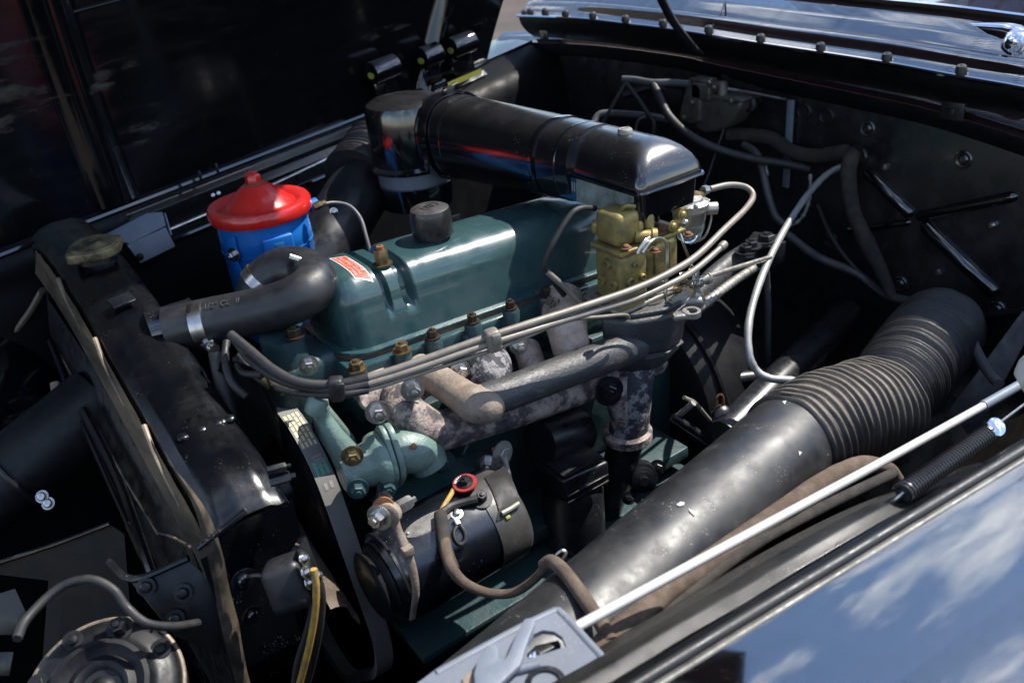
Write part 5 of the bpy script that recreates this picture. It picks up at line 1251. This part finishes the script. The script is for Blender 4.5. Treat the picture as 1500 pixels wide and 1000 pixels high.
# ================================================================== firewall plumbing
wm = thing('wiper_motor', 'grimy cast vacuum wiper motor mounted on the firewall', 'wiper motor', A(1040, 195, x=.87))
wx = .872
part('valve_cover_plate', prism([A(1005, 126, x=wx-.02), A(1020, 121, x=wx-.02), A(1027, 132, x=wx-.02), A(1023, 178, x=wx-.02), A(1014, 182, x=wx-.02), A(995, 178, x=wx-.02), A(994, 170, x=wx-.02)], V((.028, 0, 0)), .003, 3), M_motor, wm)
hd = [A(1022, 150, x=wx-.012)]+[A(1046+42*math.cos(a), 152+44*math.sin(a), x=wx-.012) for a in [math.pi*k/14 for k in range(0, 15)]]
part('half_drum', prism([A(1085, 150, x=wx-.012), A(1081, 165, x=wx-.012), A(1070, 182, x=wx-.012), A(1052, 193, x=wx-.012), A(1030, 196, x=wx-.012), A(1016, 188, x=wx-.012), A(1018, 140, x=wx-.012)], V((.045, 0, 0)), .006, 3), M_motor, wm)
part('drum_rib', prism([A(1086, 146, x=wx-.016), A(1086, 151, x=wx-.016), A(1020, 143, x=wx-.016), A(1020, 136, x=wx-.016)], V((.05, 0, 0)), .002), M_motor, wm)
part('top_block', box(A(1036, 132, x=wx), (.04, .045, .03), None, .004, 3), M_motor, wm)
part('top_cap', box(A(1030, 117, x=wx), (.03, .042, .007), None, .002), M_motor, wm)
part('tower', lathe([(.010, -.012), (.010, .012), (.008, .018), (.004, .02), (0, .02)], A(1058, 136, x=wx-.005), Z_, 18), M_motor, wm)
part('rod', tube([A(1062, 130, x=wx), A(1100, 136, x=wx+.01), A(1152, 146, x=wx+.02)], .0028, 8, 3), M_steel, wm)
part('side_ear', lathe([(.014, 0), (.014, .008), (.008, .010), (.007, .006), (0, .006)], A(1100, 152, x=wx+.02), V((-1, -.2, .1)), 22), M_satin, wm)
for px, py in ((1014, 150), (1002, 172), (1071, 148), (1040, 122), (1046, 128)): bolt(wm, A(px, py, x=wx-.022), V((-1, 0, .1)), .0045, .004, M_motor, 1.2, 'screw', dome=True)
part('backing_bracket', box(A(990, 148, x=wx+.02), (.02, .05, .05), None, .004), M_satin, wm)
def hose_x(name, pts, r, m_, label, cat='hose', **k): return solo(name, tube(PX(pts, 'x'), r, 12, 7, **k), m_, label, cat)
hose_x('vacuum_hose', [(912, 116, .80), (930, 117, .81), (955, 121, .82), (985, 121, .84), (1010, 123, .85)], .0065, M_wireg, 'grey vacuum hose leading left from the wiper motor')
hose_x('bent_pipe', [(918, 118, .80), (900, 150, .78), (880, 185, .76), (866, 205, .75)], .0035, M_wire, 'thin black pipe dropping left from the vacuum hose end', 'pipe')
hose_x('bent_pipe', [(914, 118, .80), (935, 145, .80), (950, 168, .80), (958, 180, .80), (955, 205, .8)], .0045, M_wire, 'black pipe dropping straight from the vacuum hose end', 'pipe')
hose_x('black_hose', [(957, 124, .82), (965, 140, .81), (980, 170, .80), (1010, 198, .80), (1050, 218, .82), (1100, 232, .86), (1150, 240, .90), (1185, 248, .93)], .0078, M_wire, 'black hose swooping below the wiper motor towards the right')
hose_x('grey_hose', [(868, 184, .76), (878, 168, .78), (900, 166, .80), (950, 170, .82), (985, 176, .85)], .0068, M_wireg, 'grey hose lying level behind the air cleaner')
hose_x('looped_wire', [(935, 204, .80), (931, 190, .80), (938, 174, .80), (960, 170, .82), (990, 178, .85)], .0028, M_wireg, 'thin grey wire looping behind the air cleaner', 'wire')
hose_x('far_black_tube', [(915, 140, .87), (960, 128, .9), (1000, 140, .92)], .008, M_satin, 'dark tube arching on the firewall left of the wiper motor', 'tube')
hose_x('wiring_loom', [(1065, 196, .90), (1100, 198, .92), (1130, 203, .925), (1160, 222, .925), (1195, 228, .93), (1240, 222, .925)], .0125, M_clothk, 'thick black wiring loom sagging along the firewall', 'wiring loom')
hose_x('wiring_loom', [(1255, 222, .925), (1246, 235, .91), (1243, 262, .90), (1250, 310, .90), (1270, 355, .905), (1290, 395, .91), (1305, 432, .915)], [.0125, .0135, .0125, .012, .0135, .011, .009], M_clothk, 'thick black wiring loom hanging down the firewall by the ribs', 'wiring loom')
hose_x('loom_retainer', [(1253, 214, .92), (1266, 222, .915), (1268, 236, .915), (1262, 246, .92)], .0045, M_satin, 'dark hooked clip holding the hanging loom', 'clip')
hose_x('lower_loom', [(1152, 342, .85), (1185, 368, .88), (1210, 382, .90), (1255, 400, .91), (1300, 432, .92), (1350, 446, .90), (1390, 460, .87), (1415, 480, .83), (1430, 515, .78), (1450, 548, .74), (1463, 562, .72)], [.007, .0075, .008, .007, .007, .0085, .009, .0085, .0078, .007, .007], M_wireg, 'grey cable crossing the firewall and over the bellows end', 'cable')
hose_x('second_cable', [(1303, 432, .925), (1340, 455, .91), (1370, 466, .90)], .005, M_wire, 'short black cable under the grey cable above the bellows', 'cable')
hose_x('slack_cable', [(1197, 300, .93), (1220, 350, .91), (1255, 395, .91), (1302, 434, .92)], .0042, M_wire, 'slim black cable slanting down the firewall to the loom end', 'cable')
tc_ = solo('cable_tie', join(ring(A(1383, 465, x=.875), V((.5, -.7, -.4)), .011, .003, 24, 8), tube([A(1383, 470, x=.87), A(1387, 452, x=.87)], .004, 8, 2)), M_rubber, 'black tie strap on the cable above the bellows', 'cable tie')
hose_x('speedometer_cable', [(1237, 242, .93), (1212, 255, .90), (1185, 283, .84), (1150, 335, .72), (1118, 400, .60), (1098, 465, .53), (1097, 515, .50), (1108, 542, .50), (1128, 554, .51), (1165, 558, .54), (1215, 575, .60)], .0055, M_cable, 'long grey armoured cable looping down in front of the firewall', 'cable', rfun=lambda L, t: 1+.06*math.sin(L*2200))
hose_x('drain_tube', [(1090, 212, .90), (1108, 225, .89), (1117, 250, .88), (1125, 285, .87), (1135, 315, .87), (1150, 330, .87)], .0068, M_wireg, 'grey bent tube falling below the wiper motor', 'tube')
hose_x('beaded_cable', [(1122, 240, .885), (1125, 275, .88), (1135, 310, .88), (1155, 330, .88), (1175, 318, .89), (1186, 290, .9), (1187, 255, .91)], .0032, M_alu, 'thin beaded cable hanging in a loop by the firewall', 'cable', rfun=lambda L, t: 1+.35*math.sin(L*1800))
hose_x('bare_wire', [(1060, 190, .86), (1048, 225, .84), (1036, 260, .82), (1025, 285, .80)], .0022, M_wire, 'thin twisted wire below the wiper motor', 'wire')

# ================================================================== near fender, apron, latch
def seam(x): return V((x, -.5725-.080*x-.02*max(0, -x)**2*4, .004+.0*x))
nf = thing('near_fender', 'polished black near fender top reflecting sky and clouds', 'fender', V((.1, -.8, -.4)))
def fen(u, v):
    x = lerp(-.9, 1.3, u); s = seam(x); d = .62*v
    return s+V((0, -.014-d, .004+.195*d-.80*d*d-1.0*d**3))
part('top_panel', grid(fen, 80, 40, .002), M_fender, nf, 70)
part('edge_bead', tube([seam(lerp(-.9, 1.2, i/30))+V((0, -.0140, .002)) for i in range(31)], .0042, 12, 1), M_strip, nf)
part('rubber_seal', tube([seam(lerp(-.9, 1.2, i/30))+V((0, -.0055, .004)) for i in range(31)], .0046, 12, 1), M_rubber, nf)
part('seal_flange', grid(lambda u, v: seam(lerp(-.9, 1.2, u))+V((0, .001+.006*v, .002-.002*v)), 40, 3, .0015), M_satin, nf)
na = thing('near_apron', 'dusty black inner fender apron between the duct and the near fender', 'apron', V((0, -.5, -.4)))
def aprn(u, v):
    x = lerp(-.85, .365-.03*v, u); s = seam(x)
    end = smooth(.80, 1.0, u)
    p = interp([(0, V((0, .008, .0))), (.12, V((0, .020, .002))), (.25, V((0, .034, -.004))), (.38, V((0, .050, -.018))), (.5, V((0, .066, -.037))), (.65, V((0, .085, -.065))), (.8, V((0, .110, -.105))), (1, V((0, .18, -.2)))], v)
    q = s+p+V((0, 0, -.035*end*end*(1-.4*v)))
    q.z += .002*noise.noise(V((x*12, v*5, 7)))
    return q
part('panel', grid(aprn, 60, 60, .002), M_dusty, na, 180)
part('lower_apron', grid(lambda u, v: seam(lerp(-.9, 1.2, u))+V((0, .18-.02*v, -.2-.4*v)), 20, 4, .002), M_satin, na)
part('rear_apron', grid(lambda u, v: seam(lerp(.36, 1.2, u))+V((0, .016+.03*v, -.02-.30*v)), 20, 8, .002), M_satin, na)
# cloth loom along the duct
cm = thing('fender_loom', 'brown cloth wrapped loom lying along the duct above the apron', 'wiring loom', A(1100, 800, d=.8)-V((0, 0, .05)))
lm = [A(800, 1035, d=.64), A(880, 950, d=.69), A(930, 905, d=.72), A(985, 858, d=.76), A(1060, 808, d=.81), A(1140, 752, d=.86), A(1210, 703, d=.91), A(1262, 680, d=.95), A(1300, 686, d=.97), A(1315, 702, d=.98)]
part('cloth_wrap', tube(lm, [.0105, .0105, .010, .0105, .011, .0105, .010, .0095, .008, .007], 18, 8, rfun=lambda L, t: 1+.06*noise.noise(V((L*60, 0, 2)))), M_cloth, cm)
part('tape_wrap', tube([A(910, 925, d=.712), A(938, 902, d=.735), A(962, 884, d=.75)], .0122, 18, 4), M_clothk, cm)
part('black_lead', tube([A(905, 962, d=.70), A(945, 925, d=.72), A(1005, 872, d=.76), A(1100, 800, d=.82), A(1200, 745, d=.89), A(1310, 692, d=.95)], .0058, 12, 6), M_clothk, cm)
part('yellow_lead', tube([A(928, 938, d=.705), A(934, 928, d=.71), A(940, 922, d=.715)], .003, 8, 3), M_yel, cm)
part('branch', tube([A(893, 938, d=.69), A(880, 912, d=.70), A(850, 868, d=.73), A(825, 835, d=.76), A(808, 822, d=.78), A(797, 828, d=.79)], .0062, 14, 7), M_cloth, cm)
part('wire_clip', tube([A(797, 830, d=.785), A(797, 820, d=.782), A(812, 814, d=.778), A(822, 806, d=.775), A(829, 809, d=.775), A(825, 817, d=.777), A(818, 824, d=.778)], .0014, 8, 5), M_steel, cm)
# latch plate on the near side
la = thing('near_hood_latch', 'blue-grey hood latch plate with hook lever at bottom centre', 'latch', A(760, 960, z=-.01))
zl = -.006
lo = [(560, 1045), (640, 985), (690, 958), (740, 930), (806, 897), (820, 897), (832, 908), (862, 940), (884, 966), (886, 985), (878, 1045)]
hole = [(774, 948), (782, 934), (795, 928), (812, 930), (824, 938), (830, 952), (800, 962), (778, 968)]
o_ = [A(x, y, z=zl) for x, y in lo]; h_ = [A(x, y, z=zl) for x, y in hole]
i0 = 4
poly = o_[:i0+1]+[h_[1]]+[h_[(1-k) % len(h_)] for k in range(1, len(h_)+1)]+[o_[i0]+V((.0002, 0, 0))]+o_[i0+1:]
def holed_plate(outer, inner, t):
    bm = bmesh.new()
    def loop(P): 
        vs = [bm.verts.new(p) for p in P]; return vs, [bm.edges.new((vs[i], vs[(i+1) % len(vs)])) for i in range(len(vs))]
    _, e1 = loop(outer); _, e2 = loop(inner)
    bmesh.ops.triangle_fill(bm, edges=e1+e2, use_beauty=True)
    bmesh.ops.solidify(bm, geom=bm.faces[:], thickness=t)
    bmesh.ops.recalc_face_normals(bm, faces=bm.faces); return bm
part('plate', holed_plate(o_, h_, .004), M_grey, la, 30)
part('raised_edge', tube([A(x, y, z=zl+.002) for x, y in ((640, 987), (740, 932), (806, 899), (822, 899), (860, 940), (884, 968), (885, 990), (878, 1040))], .0036, 10, 3), M_grey, la)
part('hook_lever', prism([A(x, y, z=zl+.014) for x, y in ((696, 1010), (694, 985), (700, 962), (712, 944), (722, 941), (730, 948), (730, 962), (738, 965), (744, 956), (757, 925), (768, 905), (780, 903), (784, 910), (776, 930), (768, 952), (762, 972), (748, 985), (720, 1012))], V((0, 0, -.005)), .0012), M_grey, la)
part('pivot_dark', prism([A(x, y, z=zl+.006) for x, y in ((676, 992), (690, 980), (698, 985), (700, 1005), (680, 1010))], V((0, 0, -.004)), .001), M_tan, la)
part('catch_wedge', prism([A(x, y, z=zl-.004) for x, y in ((776, 952), (784, 944), (818, 936), (822, 942), (790, 958), (782, 966))], V((0, 0, -.006)), .001), M_satin, la)
part('fold_rib', tube([A(x, y, z=zl+.006) for x, y in ((720, 1006), (738, 984), (760, 980), (790, 972))], .0035, 10, 5), M_grey, la)
part('spring_hole', lathe([(.010, 0), (.014, 0), (.014, .004), (.010, .004), (.010, 0)], A(800, 1004, z=zl+.002), Z_, 26), M_satin, la)
bolt(la, A(779, 965, z=zl), Z_, .004, .004, M_chrome, 1.2, dome=True)
nr = thing('near_latch_rod', 'long bright white rod running along the near fender', 'latch rod', A(1150, 760, y=-.49)-V((0, 0, .03)))
part('rod', tube([A(838, 924, z=-.012), A(852, 914, z=-.014), A(1100, 780, z=-.022), A(1300, 672, z=-.028), A(1448, 590, z=-.035)], .0042, 14, 4), M_bright, nr)
part('dark_end', tube([A(1440, 594, z=-.0345), A(1500, 560, z=-.037), A(1530, 543, z=-.038)], .0052, 14, 3), M_greyb, nr)
rl = thing('rear_latch_case', 'pale grey latch casing cut by the right edge', 'latch', A(1497, 570, x=.45))
part('case', prism([A(1482, 548, x=.46), A(1490, 530, x=.46), A(1530, 505, x=.46), A(1540, 570, x=.46), A(1500, 580, x=.46)], V((.03, .004, 0)), .004, 3), M_bright, rl)
spg = thing('latch_spring', 'black coil spring with wire hooks above the near apron', 'spring', A(1385, 690, z=-.06))
s0, s1 = A(1322, 722, z=.010), A(1446, 636, z=.006)
sd_ = (s1-s0); n_t = 34
sx, sy, sz = basis(sd_)
part('coil', tube([s0+sd_*(k/(n_t*10))+(sx*math.cos(2*math.pi*k/10)+sy*math.sin(2*math.pi*k/10))*.0072 for k in range(n_t*10+1)], .0020, 6, 1), M_spring, spg)
part('core_sleeve', tube([s0+sd_*.01, s0+sd_*.99], .0056, 12, 2), M_rubber, spg)
part('front_hook', tube([s0+sd_*.05, s0, A(1312, 731, z=.004), A(1306, 738, z=-.002)], .0019, 8, 5), M_steel, spg)
part('rear_hook', tube([s1-sd_*.02, s1+V((.004, 0, .004)), A(1455, 628, z=.006), A(1458, 622, z=.007), A(1452, 622, z=.007)], .0022, 8, 5), M_steel, spg)
part('anchor_disc', lathe([(.003, 0), (.0085, .001), (.0085, .003), (.003, .004)], A(1457, 626, z=.006), V((-.2, -.6, .7)), 20), M_chrome, spg)
part('pull_wire', tube([A(1460, 622, z=.007), A(1500, 592, z=.006), A(1530, 570, z=.006)], .0011, 6, 2), M_steel, spg)
# added dark pan under the bay, standing in for shade below the car
struct('bay_floor_blocker', grid(lambda u, v: V((lerp(-1.5, 1.2, u), lerp(-.6, 1.3, v), -.66)), 6, 6, .003), M_deep)
